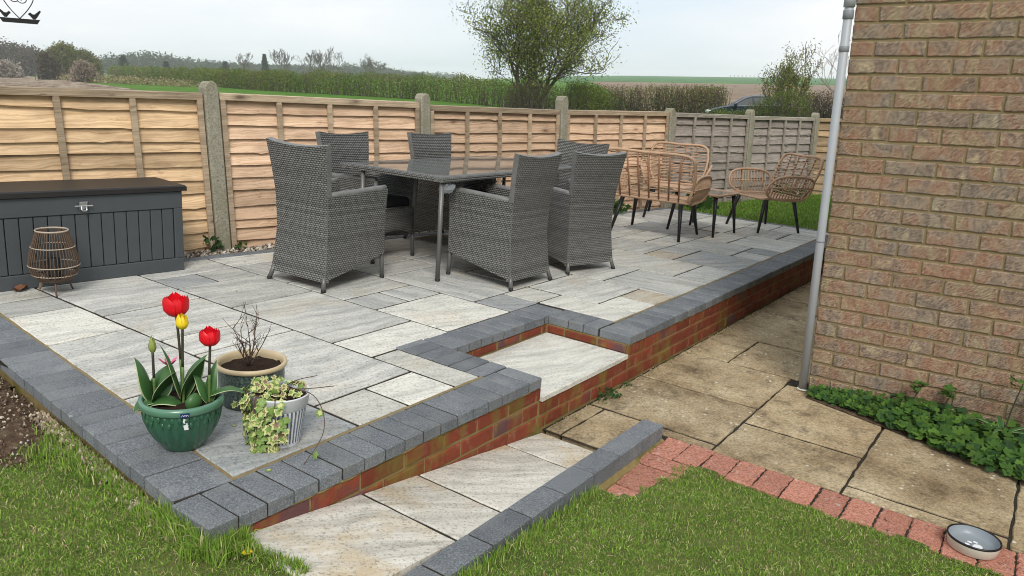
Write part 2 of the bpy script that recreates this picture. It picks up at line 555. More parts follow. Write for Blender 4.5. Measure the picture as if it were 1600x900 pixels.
    plain('bowl_grey', (0.225, 0.255, 0.275), 0.35, vary=0.05)
    plain('bowl_black', (0.008, 0.008, 0.009), 0.4)
    plain('paw_white', (0.75, 0.78, 0.80), 0.5)
    plain('car_paint', (0.010, 0.018, 0.028), 0.45, spec=0.2)
    plain('car_glass', (0.035, 0.045, 0.048), 0.35, spec=0.15)
    plain('car_chrome', (0.65, 0.66, 0.68), 0.2, metal=0.9)
    plain('car_lamp', (0.55, 0.58, 0.60), 0.12, spec=0.8)
    plain('tyre', (0.015, 0.015, 0.015), 0.85)
    plain('bark', (0.085, 0.068, 0.05), 0.9, vary=0.4)
    plain('bark_pale', (0.17, 0.145, 0.115), 0.9, vary=0.3)
    plain('stone_white', (0.55, 0.52, 0.46), 0.8)
    plain('dead_leaf', (0.16, 0.065, 0.03), 0.8, vary=0.4)

    attr_mat('grass')
    attr_mat('leaf')
    attr_mat('pebble', 0.85, 0.0)
    # --- soils and land
    t = NT('lawn_soil')
    v = t.pos()
    c = t.ramp(t.noise(v, 7, 5, 0.7), [(0.35, (0.085, 0.115, 0.030)), (0.55, (0.130, 0.155, 0.045)), (0.72, (0.21, 0.165, 0.09))])
    MAT['lawn_soil'] = t.bsdf(c, 0.95, t.bump(t.noise(v, 90, 4, 0.8), 0.9, 0.01), spec=0.1)
    t = NT('soil')
    v = t.pos()
    c = t.ramp(t.noise(v, 22, 6, 0.75), [(0.30, (0.045, 0.028, 0.018)), (0.50, (0.125, 0.082, 0.052)), (0.70, (0.24, 0.175, 0.12))])
    MAT['soil'] = t.bsdf(c, 0.95, t.bump(t.noise(v, 45, 6, 0.8), 1.0, 0.02), spec=0.1)
    t = NT('land_green')
    v = t.pos()
    c = t.ramp(t.noise(v, 0.35, 6, 0.65), [(0.32, (0.065, 0.165, 0.022)), (0.55, (0.105, 0.225, 0.032)), (0.75, (0.18, 0.22, 0.06))])
    MAT['land_green'] = t.bsdf(c, 0.95, t.bump(t.noise(v, 3, 5, 0.8), 1.0, 0.25), spec=0.05)
    t = NT('land_stubble')
    v = t.pos()
    c = t.ramp(t.noise(t.map(v, (1, 0.5, 1)), 0.8, 6, 0.85), [(0.40, (0.12, 0.08, 0.055)), (0.5, (0.26, 0.19, 0.135)), (0.58, (0.62, 0.52, 0.40))])
    MAT['land_stubble'] = t.bsdf(c, 0.95, t.bump(t.noise(v, 2.5, 5, 0.85), 1.0, 0.3), spec=0.05)
    t = NT('land_brown')
    v = t.pos()
    c = t.ramp(t.noise(t.map(v, (1, 0.25, 1)), 0.45, 6, 0.8), [(0.34, (0.15, 0.105, 0.075)), (0.5, (0.255, 0.19, 0.135)), (0.66, (0.38, 0.305, 0.225))])
    MAT['land_brown'] = t.bsdf(c, 0.95, t.bump(t.noise(v, 2, 4, 0.8), 1.0, 0.3), spec=0.05)
    t = NT('land_crop')
    v = t.pos()
    c = t.ramp(t.noise(v, 0.05, 4, 0.6), [(0.35, (0.045, 0.135, 0.045)), (0.65, (0.085, 0.19, 0.06))])
    MAT['land_crop'] = t.bsdf(c, 0.95, None, spec=0.05)


make_materials()


# ------------------------------------------------------------------ mesh helpers
class MB:
    """collects geometry of one part"""

    def __init__(self):
        self.v, self.f, self.uv, self.mi, self.c = [], [], {}, [], []

    def add(self, V, F, uv=None, mi=0):
        o = len(self.v)
        self.v += [tuple(p) for p in V]
        for i, f in enumerate(F):
            if uv is not None:
                self.uv[len(self.f)] = [uv[k] for k in f]
            self.f.append(tuple(k + o for k in f))
            self.mi.append(mi)
        return self

    def xf(self, M):
        self.v = [tuple(M @ Vector(p)) for p in self.v]
        return self

    def mesh(self, name, mats, smooth=False):
        me = bpy.data.meshes.new(name)
        me.from_pydata(self.v, [], self.f)
        mats = mats if isinstance(mats, (list, tuple)) else [mats]
        for m in mats:
            me.materials.append(MAT[m])
        if len(mats) > 1:
            me.polygons.foreach_set('material_index', self.mi)
        if self.uv:
            ul = me.uv_layers.new(name='UVMap')
            k = 0
            for i, p in enumerate(me.polygons):
                us = self.uv.get(i)
                for j in range(p.loop_total):
                    ul.data[p.loop_start + j].uv = us[j] if us else (0, 0)
        if smooth:
            me.polygons.foreach_set('use_smooth', [True] * len(me.polygons))
        me.update()
        return me


def ob(name, me, M=None, parent=None, **props):
    o = bpy.data.objects.new(name, me)
    col.objects.link(o)
    if parent is not None:
        o.parent = parent
    if M is not None:
        o.matrix_local = M
    for k, v in props.items():
        o[k] = v
    return o


def thing(name, label, cat, M=None, group=None, me=None):
    o = ob(name, me, M)
    o['label'] = label
    o['category'] = cat
    if group:
        o['group'] = group
    return o


def copy_tree(o, parent=None):
    c = o.copy()
    col.objects.link(c)
    c.parent = parent
    for ch in o.children:
        copy_tree(ch, c)
    return c


def inset(poly, b):
    n = len(poly)
    out = []
    for i in range(n):
        p0, p1, p2 = Vector(poly[i - 1]), Vector(poly[i]), Vector(poly[(i + 1) % n])
        d1 = (p1 - p0)
        d2 = (p2 - p1)
        if d1.length < 1e-9 or d2.length < 1e-9:
            out.append(tuple(p1))
            continue
        d1.normalize()
        d2.normalize()
        n1, n2 = Vector((-d1.y, d1.x)), Vector((-d2.y, d2.x))
        k = 1 + n1.dot(n2)
        out.append(tuple(p1 + (n1 + n2) * (b / max(k, 0.3))))
    return out


def prism(poly, h, b=0.004, z0=0.0):
    """polygon prism (ccw) from z0 to z0+h with a chamfer round its top"""
    n = len(poly)
    top = inset(poly, b)
    V = [(x, y, z0) for x, y in poly] + [(x, y, z0 + h - b) for x, y in poly] + [(x, y, z0 + h) for x, y in top]
    F = [tuple(range(n - 1, -1, -1))]
    for i in range(n):
        j = (i + 1) % n
        F.append((i, j, n + j, n + i))
        F.append((n + i, n + j, 2 * n + j, 2 * n + i))
    F.append(tuple(range(2 * n, 3 * n)))
    return V, F


def rect(a, b):
    return [(-a / 2, -b / 2), (a / 2, -b / 2), (a / 2, b / 2), (-a / 2, b / 2)]


def rough_poly(poly, step=0.09, j=0.0015):
    out = []
    n = len(poly)
    for i in range(n):
        p, q = Vector(poly[i]), Vector(poly[(i + 1) % n])
        d = q - p
        k = max(1, int(d.length / step))
        nn = Vector((-d.y, d.x)).normalized() if d.length > 0 else Vector((0, 0))
        for s in range(k):
            out.append(tuple(p + d * (s / k) + (nn * random.uniform(-j, j) if s else nn * 0)))
    return out


def box(a, b, c, z0=0.0, bev=0.004, cx=0.0, cy=0.0):
    V, F = prism([(x + cx, y + cy) for x, y in rect(a, b)], c, bev, z0)
    return V, F


def tube(pts, r, n=6, closed=False, cap=True):
    """tube along points; r a number or a list"""
    pts = [Vector(p) for p in pts]
    m = len(pts)
    rr = r if isinstance(r, (list, tuple)) else [r] * m
    V, F = [], []
    up = Vector((0, 0, 1))
    prev = None
    for i, p in enumerate(pts):
        if closed:
            d = pts[(i + 1) % m] - pts[i - 1]
        else:
            d = pts[min(i + 1, m - 1)] - pts[max(i - 1, 0)]
        if d.length < 1e-9:
            d = Vector((0, 0, 1))
        d.normalize()
        if prev is None:
            a = d.cross(up if abs(d.z) < 0.9 else Vector((1, 0, 0))).normalized()
        else:
            a = (prev - d * prev.dot(d))
            a = a.normalized() if a.length > 1e-6 else d.orthogonal().normalized()
        prev = a
        b = d.cross(a)
        for k in range(n):
            t = 2 * math.pi * k / n
            V.append(p + (a * math.cos(t) + b * math.sin(t)) * rr[i])
    for i in range(m if closed else m - 1):
        j = (i + 1) % m
        for k in range(n):
            k2 = (k + 1) % n
            F.append((i * n + k, i * n + k2, j * n + k2, j * n + k))
    if cap and not closed:
        F.append(tuple(range(n - 1, -1, -1)))
        F.append(tuple((m - 1) * n + k for k in range(n)))
    return V, F


def lathe(prof, n=40, mod=None):
    """revolve (r,z) profile"""
    V, F = [], []
    for r, z in prof:
        for k in range(n):
            a = 2 * math.pi * k / n
            rr = r + (mod(a, r, z) if mod else 0)
            V.append((rr * math.cos(a), rr * math.sin(a), z))
    m = len(prof)
    for i in range(m - 1):
        for k in range(n):
            k2 = (k + 1) % n
            F.append((i * n + k, i * n + k2, (i + 1) * n + k2, (i + 1) * n + k))
    return V, F


def disc(r, z, n=32, jag=0.0):
    V = [(0, 0, z)]
    for k in range(n):
        a = 2 * math.pi * k / n
        V.append((r * math.cos(a), r * math.sin(a), z + random.uniform(-jag, jag)))
    return V, [(0, 1 + k, 1 + (k + 1) % n) for k in range(n)]


def curve_pts(ctrl, per=6, closed=False):
    """catmull-rom through control points"""
    P = [Vector(c) for c in ctrl]
    n = len(P)
    out = []
    segs = n if closed else n - 1
    for i in range(segs):
        if closed:
            p0, p1, p2, p3 = P[i - 1], P[i], P[(i + 1) % n], P[(i + 2) % n]
        else:
            p0, p1, p2, p3 = P[max(i - 1, 0)], P[i], P[i + 1], P[min(i + 2, n - 1)]
        for s in range(per):
            t = s / per
            out.append(0.5 * ((2 * p1) + (p2 - p0) * t + (2 * p0 - 5 * p1 + 4 * p2 - p3) * t * t + (3 * p1 - p0 - 3 * p2 + p3) * t ** 3))
    if not closed:
        out.append(P[-1])
    return out


def clip(poly, a, b, c):
    """keep a*x+b*y<=c"""
    out = []
    n = len(poly)
    for i in range(n):
        p, q = poly[i], poly[(i + 1) % n]
        dp, dq = a * p[0] + b * p[1] - c, a * q[0] + b * q[1] - c
        if dp <= 0:
            out.append(p)
        if (dp < 0 < dq) or (dq < 0 < dp):
            t = dp / (dp - dq)
            out.append((p[0] + (q[0] - p[0]) * t, p[1] + (q[1] - p[1]) * t))
    return out


def np_mesh(name, verts, faces, mat, colors=None, smooth=False):
    """fast mesh from numpy arrays (all faces same size); colors per face"""
    me = bpy.data.meshes.new(name)
    nv, (nf, k) = len(verts), faces.shape
    me.vertices.add(nv)
    me.vertices.foreach_set('co', np.asarray(verts, np.float32).ravel())
    me.loops.add(nf * k)
    me.loops.foreach_set('vertex_index', faces.astype(np.int32).ravel())
    me.polygons.add(nf)
    me.polygons.foreach_set('loop_start', np.arange(0, nf * k, k, dtype=np.int32))
    me.polygons.foreach_set('loop_total', np.full(nf, k, np.int32))
    me.materials.append(MAT[mat])
    me.update(calc_edges=True)
    if colors is not None:
        ca = me.color_attributes.new('Col', 'FLOAT_COLOR', 'CORNER')
        cc = np.ones((nf, k, 4), np.float32)
        cc[:, :, :3] = colors[:, None, :]
        ca.data.foreach_set('color', cc.ravel())
    if smooth:
        me.polygons.foreach_set('use_smooth', np.ones(nf, bool))
    return me


def leaf_cards(P, size, colors, name, mat='leaf', aspect=0.55, up=0.25):
    """diamond leaf faces at points P (n,3)"""
    n = len(P)
    size = np.broadcast_to(size, (n,))
    d = rng.normal(size=(n, 3))
    d[:, 2] = d[:, 2] * 0.7 + up
    d /= np.linalg.norm(d, axis=1)[:, None]
    e = rng.normal(size=(n, 3))
    s = np.cross(d, e)
    s /= np.linalg.norm(s, axis=1)[:, None] + 1e-9
    a = size[:, None]
    V = np.stack([P, P + d * a * 0.5 + s * a * aspect * 0.5, P + d * a, P + d * a * 0.5 - s * a * aspect * 0.5], 1).reshape(-1, 3)
    F = np.arange(4 * n).reshape(n, 4)
    return np_mesh(name, V, F, mat, colors)


def shade(base, n, var=0.3):
    base = np.asarray(base, float)
    k = 1 + rng.uniform(-var, var, (n, 1))
    return np.clip(base[None] * k * (1 + rng.uniform(-0.12, 0.12, (n, 3))), 0, 1)


# ------------------------------------------------------------------ the land
def build_land():
    ang = np.radians(np.arange(0, 360, 3.0))
    rad = [0, 3, 6, 10, 14, 18, 22, 26, 30, 36, 42, 50, 60, 75, 95, 120, 160, 220, 300, 400, 520, 660, 800, 1000, 1250, 1600]
    V, F = [(CAM.x, CAM.y, gz(CAM.x, CAM.y))], []
    n = len(ang)
    for r in rad[1:]:
        for a in ang:
            u, v = CAM.x + r * math.cos(a), CAM.y + r * math.sin(a)
            V.append((u, v, gz(u, v)))
    for k in range(n):
        F.append((0, 1 + k, 1 + (k + 1) % n))
    for i in range(len(rad) - 2):
        for k in range(n):
            k2 = (k + 1) % n
            F.append((1 + i * n + k, 1 + (i + 1) * n + k, 1 + (i + 1) * n + k2, 1 + i * n + k2))
    ob('ground', MB().add(V, F).mesh('ground', 'land_green', True), kind='structure')

    def patch(name, mat, edges, lift):
        """edges: (d, px_left, px_right) rows, near to far"""
        V, F = [], []
        m = 36
        for d, a, b in edges:
            for k in range(m + 1):
                u, v = pol(a + (b - a) * k / m, d)
                V.append((u, v, gz(u, v) + lift))
        for i in range(len(edges) - 1):
            for k in range(m):
                F.append((i * (m + 1) + k, i * (m + 1) + k + 1, (i + 2 - 1) * (m + 1) + k + 1, (i + 1) * (m + 1) + k))
        ob(name, MB().add(V, F).mesh(name, mat, True), kind='structure')

    patch('stubble_field', 'land_stubble', [(34, -500, 300), (48, -500, 285), (60, -500, 262), (75, -500, 225), (95, -500, 185), (120, -500, 150),
                                            (160, -500, 108), (220, -500, 66), (320, -500, 35), (420, -500, 10)], 0.10)
    patch('ploughed_field', 'land_brown', [(52, 1030, 1900), (60, 1000, 1900), (75, 980, 1900), (95, 960, 1900), (120, 950, 1900),
                                           (160, 940, 1900), (220, 930, 1900), (300, 920, 1900), (350, 910, 1900)], 0.10)
    patch('crop_field', 'land_crop', [(352, 860, 1900), (400, 860, 1900), (520, 860, 1900), (660, 860, 1900), (800, 860, 1900), (1000, 860, 1900)], 0.20)


# ------------------------------------------------------------------ trees and hedges
def grow(base, height, spread, stems, depth, seed, lean=0.25, r0=0.12, up=0.12, split=(2, 3), minr=0.012, sides=5):
    """branch skeleton -> trunk mesh + twig end points"""
    rs = random.Random(seed)
    mb = MB()
    tips = []

    def branch(p, d, ln, r, lev):
        pts = [p]
        rr = [r]
        k = 4
        q = p
        dd = d.copy()
        for i in range(k):
            dd = (dd + Vector((rs.gauss(0, 0.16), rs.gauss(0, 0.16), rs.gauss(0, 0.10) + up * 0.5))).normalized()
            q = q + dd * (ln / k)
            pts.append(q)
            rr.append(max(minr, r * (1 - 0.45 * (i + 1) / k)))
            if lev <= 1 or (lev == 2 and i >= 1) or (lev == 3 and i >= 2):
                tips.append((q.copy(), lev))
        V, F = tube(pts, rr, sides if lev > 1 else 3, cap=False)
        mb.add(V, F)
        if lev == 0:
            return
        nb = rs.randint(*split) + (1 if lev >= depth - 1 else 0)
        for b in range(nb):
            at = rs.randint(1, k) if b else k
            sp = Vector((rs.gauss(0, 1), rs.gauss(0, 1), rs.gauss(0.15, 0.5))).normalized()
            nd = (dd * 0.75 + sp * (0.55 + spread)).normalized()
            branch(pts[at], nd, ln * rs.uniform(0.58, 0.80), rr[at] * 0.68, lev - 1)

    for s in range(stems):
        a = 2 * math.pi * s / stems + rs.uniform(-0.4, 0.4)
        d = Vector((math.cos(a) * lean, math.sin(a) * lean, 1)).normalized()
        b = Vector(base) + Vector((math.cos(a), math.sin(a), 0)) * 0.12 * (stems > 1)
        branch(b - Vector((0, 0, 0.1)), d, height * rs.uniform(0.30, 0.40), r0 * rs.uniform(0.75, 1.1), depth)
    return mb, tips


def tree(name, label, u, v, height, spread, stems, depth, seed, leaf_n, leaf_s, leafc, mat='bark', fat=0.35, cat='tree', group=None, **kw):
    z = gz(u, v)
    mb, tips = grow((0, 0, 0), height, spread, stems, depth, seed, **kw)
    # fit the crown to the wanted height
    zs = max(p[2] for p in mb.v)
    k = height / zs
    mb.v = [(x * k, y * k, zz * k) for x, y, zz in mb.v]
    o = thing(name, label, cat, upright((u, v, z)), group)
    ob('trunk', mb.mesh('trunk', mat), parent=o)
    if leaf_n:
        T = np.array([[p.x, p.y, p.z] for p, l in tips]) * k
        idx = rng.integers(0, len(T), leaf_n)
        P = T[idx] + rng.normal(size=(leaf_n, 3)) * fat
        P = P[P[:, 2] > 0.15]
        n = len(P)
        ci = rng.integers(0, len(leafc), n)
        C = np.asarray(leafc)[ci] * (1 + rng.uniform(-0.25, 0.25, (n, 1)))
        ob('crown', leaf_cards(P, rng.uniform(0.7, 1.3, n) * leaf_s, C, 'crown'), parent=o)
    return o


def mass(name, label, path, width, n, size, cols, cat, twigs=0, fuzz=0.14, rag=0.18, kind=None, twigc=(0.11, 0.075, 0.05), lumps=9):
    """leafy mass following rows of (px, distance, height)"""
    path = [(*pol(px, d), h, d) for px, d, h in path]
    seg = np.array([math.hypot(path[i + 1][0] - path[i][0], path[i + 1][1] - path[i][1]) / (0.5 * (path[i][3] + path[i + 1][3])) for i in range(len(path) - 1)])
    cs = np.concatenate([[0], np.cumsum(seg)])
    s = rng.uniform(0, cs[-1], n)
    A = np.array(path)
    u = np.interp(s, cs, A[:, 0])
    v = np.interp(s, cs, A[:, 1])
    h = np.interp(s, cs, A[:, 2])
    d = np.interp(s, cs, A[:, 3])
    ph = rng.uniform(0, 6.28, 6)
    fr = rng.uniform(lumps, lumps * 3.5, 6)
    lump = sum(np.sin(s / cs[-1] * fr[i] * 6.28 + ph[i]) for i in range(6)) / 6
    h = h * (1 + rag * lump)
    t = rng.uniform(0, 1, n) ** 0.75
    across = rng.normal(0, 0.40, n) * width * np.sqrt(np.clip(1 - (t - 0.35) ** 2, 0.1, 1))
    dirx, diry = np.gradient(A[:, 0]), np.gradient(A[:, 1])
    tx, ty = np.interp(s, cs, dirx), np.interp(s, cs, diry)
    L_ = np.hypot(tx, ty) + 1e-9
    uu, vv = u - ty / L_ * across, v + tx / L_ * across
    z0 = np.array([gz(a, b) for a, b in zip(uu, vv)])
    jit = rng.normal(size=(n, 3)) * (fuzz * d / 45)[:, None] * 0.5
    P = np.stack([uu, vv, z0 + t * h], 1) + jit
    P[:, 2] = np.maximum(P[:, 2], z0 + 0.02)
    base = A[0]
    P0 = np.array([base[0], base[1], gz(base[0], base[1])])
    # patches of colour run along the row
    pc = (np.sin(s / cs[-1] * 60 + ph[0]) + np.sin(s / cs[-1] * 143 + ph[1]) + rng.normal(0, 0.9, n)) / 2.2
    ci = np.clip(((pc + 1) / 2 * len(cols)).astype(int), 0, len(cols) - 1)
    C = np.asarray(cols)[ci] * (1 + rng.uniform(-0.28, 0.28, (n, 1)))
    me = leaf_cards(P - P0, rng.uniform(0.6, 1.3, n) * size * d / 45, C, 'foliage', up=0.12)
    M = Matrix.Translation(Vector(P0))
    if kind:
        o = ob(name, me, M, kind=kind)
        o['label'] = label
        o['category'] = cat
        return o
    o = thing(name, label, cat, M)
    ob('foliage', me, parent=o)
    if twigs:
        mb = MB()
        for _ in range(twigs):
            i = random.randrange(n)
            b = Vector((u[i] + random.gauss(0, width * 0.3), v[i] + random.gauss(0, width * 0.3), 0))
            b.z = gz(b.x, b.y)
            hh = h[i] * random.uniform(0.6, 1.08)
            e = b + Vector((random.gauss(0, 0.22), random.gauss(0, 0.22), hh)) 
            mid = (b + e) / 2 + Vector((random.gauss(0, 0.1), random.gauss(0, 0.1), 0))
            V, F = tube([b - Vector(P0), mid - Vector(P0), e - Vector(P0)], [0.022 * d[i] / 45, 0.015 * d[i] / 45, 0.006 * d[i] / 45], 3, cap=False)
            mb.add(V, F)
        ob('stems', mb.mesh('stems', 'bark'), parent=o)
    return o


def build_background():
    G1, G2, G3, G4 = (0.145, 0.205, 0.028), (0.095, 0.150, 0.022), (0.195, 0.240, 0.038), (0.150, 0.130, 0.048)
    mass('hedge', 'long dark green field hedge running from the far left to the big tree', [(170, 250, 2.9), (250, 170, 2.35), (300, 138, 2.25), (350, 108, 2.1), (400, 92, 2.0), (450, 84, 1.95), (500, 77, 1.9), (560, 70, 1.85), (620, 64, 1.8), (700, 57, 1.72), (780, 51, 1.68), (850, 47, 1.65)],
         1.1, 80000, 0.085, [G2, G2, G1, G4, G1, G2, G3, G4], 'hedge', 900)
    mass('hedge', 'thin brown and green field hedge between the big tree and the dark car', [(880, 46, 1.75), (950, 46, 1.75), (1020, 47, 1.8), (1080, 49, 1.85), (1125, 52, 1.8)],
         0.9, 20000, 0.08, [(0.20, 0.14, 0.06), G4, (0.17, 0.125, 0.06), G1, (0.22, 0.15, 0.07), G1], 'hedge', 700, rag=0.12)
    mass('bush', 'bright green bush at the right foot of the big tree', [(885, 42.5, 1.7), (905, 42, 2.0), (930, 42, 1.75), (950, 42.5, 1.2)], 0.7, 7000, 0.09, [G3, (0.13, 0.175, 0.03), G1], 'bush', 90)
    mass('bush', 'twiggy brown undergrowth at the foot of the big tree', [(790, 41.5, 1.5), (830, 40.5, 1.7), (880, 40.5, 1.5)], 0.8, 5000, 0.08, [G4, (0.12, 0.09, 0.05), G2], 'bush', 200)
    mass('bush', 'dense dark green bush in front of the parked car', [(1150, 35, 0.75), (1170, 34.5, 1.0), (1195, 34, 1.45), (1215, 34, 1.75), (1240, 34, 1.75), (1260, 34.3, 1.3)], 0.8, 15000, 0.075, [G1, G2, (0.10, 0.13, 0.03), G4], 'bush', 160)
    mass('bush', 'bare brown thorn scrub right of the car by the field', [(1255, 44, 1.6), (1285, 43, 1.7), (1325, 42, 1.7)], 0.7, 1200, 0.12, [(0.16, 0.11, 0.07), (0.12, 0.09, 0.05)], 'bush', 260)
    mass('bush', 'low bright shoots in front of the car bonnet', [(1105, 40, 0.75), (1135, 38, 0.85), (1160, 37, 0.7)], 0.5, 2600, 0.08, [G1, G2, G3], 'bush', 40)
    # big multi-stemmed tree coming into leaf
    u, v = pol(828, 42)
    tree('field_tree', 'big multi-stemmed tree coming into leaf behind the middle of the fence', u, v, 7.8, 0.18, 7, 5, 5, 31000, 0.110,
         [(0.24, 0.30, 0.045), (0.17, 0.225, 0.035), (0.31, 0.335, 0.075), (0.135, 0.165, 0.03)], lean=0.40, r0=0.11, up=0.13, fat=0.30, minr=0.014)
    u, v = pol(1222, 36)
    tree('young_tree', 'small young tree with sparse spring leaves above the car', u, v, 3.7, 0.1, 3, 4, 9, 4200, 0.085,
         [(0.20, 0.23, 0.045), (0.25, 0.25, 0.075), (0.14, 0.16, 0.03)], lean=0.22, r0=0.05, up=0.3, fat=0.12, minr=0.010)
    u, v = pol(1302, 110)
    tree('bare_tree', 'tall bare tree half hidden by the grey downpipe', u, v, 8.5, 0.1, 1, 5, 21, 0, 0, None, mat='bark_pale', lean=0.05, r0=0.13, up=0.22, minr=0.018)
    for i, (px, d, h, lab) in enumerate(((440, 330, 12.0, 'leftmost bare tree of the distant row, beside the conifer'), (476, 335, 12.0, 'second bare tree from the conifer in the distant row'),
                                         (500, 325, 13.0, 'third bare tree from the conifer in the distant row'), (533, 330, 11.5, 'fourth bare tree from the conifer in the distant row'),
                                         (571, 330, 10.5, 'last and darkest bare tree of the distant row'), (369, 300, 9.5, 'lone bare tree left of the tall distant conifer'))):
        u, v = pol(px, d)
        tree('bare_tree', lab, u, v, h, 0.15, 1 if i % 2 else 2, 5, 30 + i, 700 if i == 4 else 0, 0.5, [(0.10, 0.10, 0.06)], mat='bark', lean=0.12, r0=0.22, up=0.24, minr=0.055,
             group='row of bare trees beyond the hedge')
    # distant woodland
    DG = [(0.045, 0.070, 0.035), (0.060, 0.085, 0.045), (0.035, 0.055, 0.035), (0.085, 0.100, 0.050)]
    mass('distant_wood', 'dark tree line on the skyline left of the bare trees', [(140, 560, 8), (180, 560, 11), (230, 580, 13), (290, 600, 10), (340, 600, 8.5), (400, 620, 8), (470, 640, 7.5), (560, 640, 9), (590, 640, 7.5), (620, 660, 4.5), (660, 660, 3.5)],
         14, 30000, 0.13, DG, 'woodland', rag=0.32, kind='stuff', lumps=14)
    mass('distant_wood', 'grey bare woodland at the left edge of the skyline', [(-60, 330, 13), (0, 330, 11), (30, 330, 9.5), (60, 320, 8)], 9, 14000, 0.11, [(0.10, 0.085, 0.06), (0.075, 0.07, 0.05), (0.12, 0.11, 0.06)], 'woodland', rag=0.25, kind='stuff')
    mass('distant_hill', 'pale wooded rise low on the far skyline', [(120, 1050, 13), (260, 1080, 16), (380, 1080, 12), (520, 1100, 12), (650, 1100, 6), (720, 1100, 3)], 30, 16000, 0.13, DG, 'hill', rag=0.15, kind='stuff')
    LG = [(0.17, 0.185, 0.040), (0.13, 0.15, 0.038), (0.20, 0.205, 0.06), (0.145, 0.13, 0.06)]
    mass('field_tree', 'tallest round green tree of the clump on the left skyline', [(72, 205, 5.8), (86, 205, 6.9), (100, 205, 7.6), (116, 205, 6.6)], 3.5, 11000, 0.10, LG, 'tree', 50, rag=0.14, lumps=3)
    mass('field_tree', 'lower green tree at the right end of the left skyline clump', [(112, 215, 6.0), (128, 215, 6.6), (140, 215, 5.6), (152, 215, 3.8)], 3.0, 8000, 0.10, LG, 'tree', 40, rag=0.14, lumps=3)
    mass('bush', 'dark bare bush under the left skyline trees', [(60, 185, 4.6), (72, 185, 5.2), (84, 185, 3.4)], 2, 2200, 0.14, [(0.10, 0.08, 0.05), (0.08, 0.075, 0.04)], 'bush', 60, lumps=3)
    mass('blossom_bush', 'pale pink blossoming bush below the left skyline trees', [(107, 150, 1.6), (116, 150, 3.1), (127, 150, 3.4), (138, 150, 2.7), (147, 150, 1.0)], 1.6, 6000, 0.085, [(0.42, 0.33, 0.27), (0.33, 0.25, 0.21), (0.17, 0.16, 0.08)], 'bush', 40, lumps=2)
    mass('blossom_bush', 'pale blossoming bush at the very left edge below the skyline', [(-30, 230, 4), (0, 230, 4.2), (18, 230, 3.2), (28, 230, 1.5)], 2, 2200, 0.14, [(0.42, 0.37, 0.32), (0.28, 0.25, 0.19)], 'bush', 20, lumps=2)
    for px, d, h, wd, lab in ((190, 330, 7.5, 5.2, 'broad dark conifer among the far wood left of centre'), (410, 330, 9.4, 2.8, 'tall narrow dark conifer beside the distant bare trees'),
                              (348, 330, 6.2, 3.8, 'small rounded dark conifer left of the lone bare tree'), (256, 340, 6.0, 3.2, 'short dark conifer in the far wood above the hedge')):
        u, v = pol(px, d)
        n = 1500
        t = rng.uniform(0, 1, n)
        rr = (1 - t) ** 0.7 * wd * 0.5 * np.sqrt(rng.uniform(0.2, 1, n)) * (1 + 0.3 * np.sin(t * 40))
        a = rng.uniform(0, 6.28, n)
        P = np.stack([rr * np.cos(a), rr * np.sin(a), 0.6 + t * (h - 0.6)], 1)
        o = thing('conifer', lab, 'tree', upright((u, v, gz(u, v))))
        ob('crown', leaf_cards(P, rng.uniform(0.6, 1.2, n) * 0.9, shade((0.022, 0.040, 0.030), n), 'crown', up=-0.2), parent=o)
        ob('trunk', MB().add(*tube([(0, 0, -0.2), (0, 0, h * 0.8)], [0.3, 0.08], 5)).mesh('trunk', 'bark'), parent=o)
    # dry pale grass under the far hedge
    mass('rough_grass', 'pale dry grass along the foot of the long hedge', [(90, 190, 0.8), (150, 150, 0.8), (200, 130, 0.9), (250, 120, 0.7), (300, 110, 0.5)], 2.0, 3500, 0.14, [(0.38, 0.30, 0.18), (0.28, 0.24, 0.12), (0.20, 0.20, 0.07)], 'grass', kind='stuff')
    # post row on the right skyline
    mb = MB()
    for k in range(34):
        px = 1135 + k * 6.2
        u, v = pol(px, 770)
        V, F = tube([(u, v, gz(u, v)), (u, v, gz(u, v) + 2.2)], 0.28, 4)
        mb.add(V, F)
    o = ob('ridge_posts', mb.mesh('ridge_posts', 'bark_pale'), kind='stuff')
    o['label'] = 'row of tiny posts along the green skyline ridge'
    o['category'] = 'posts'


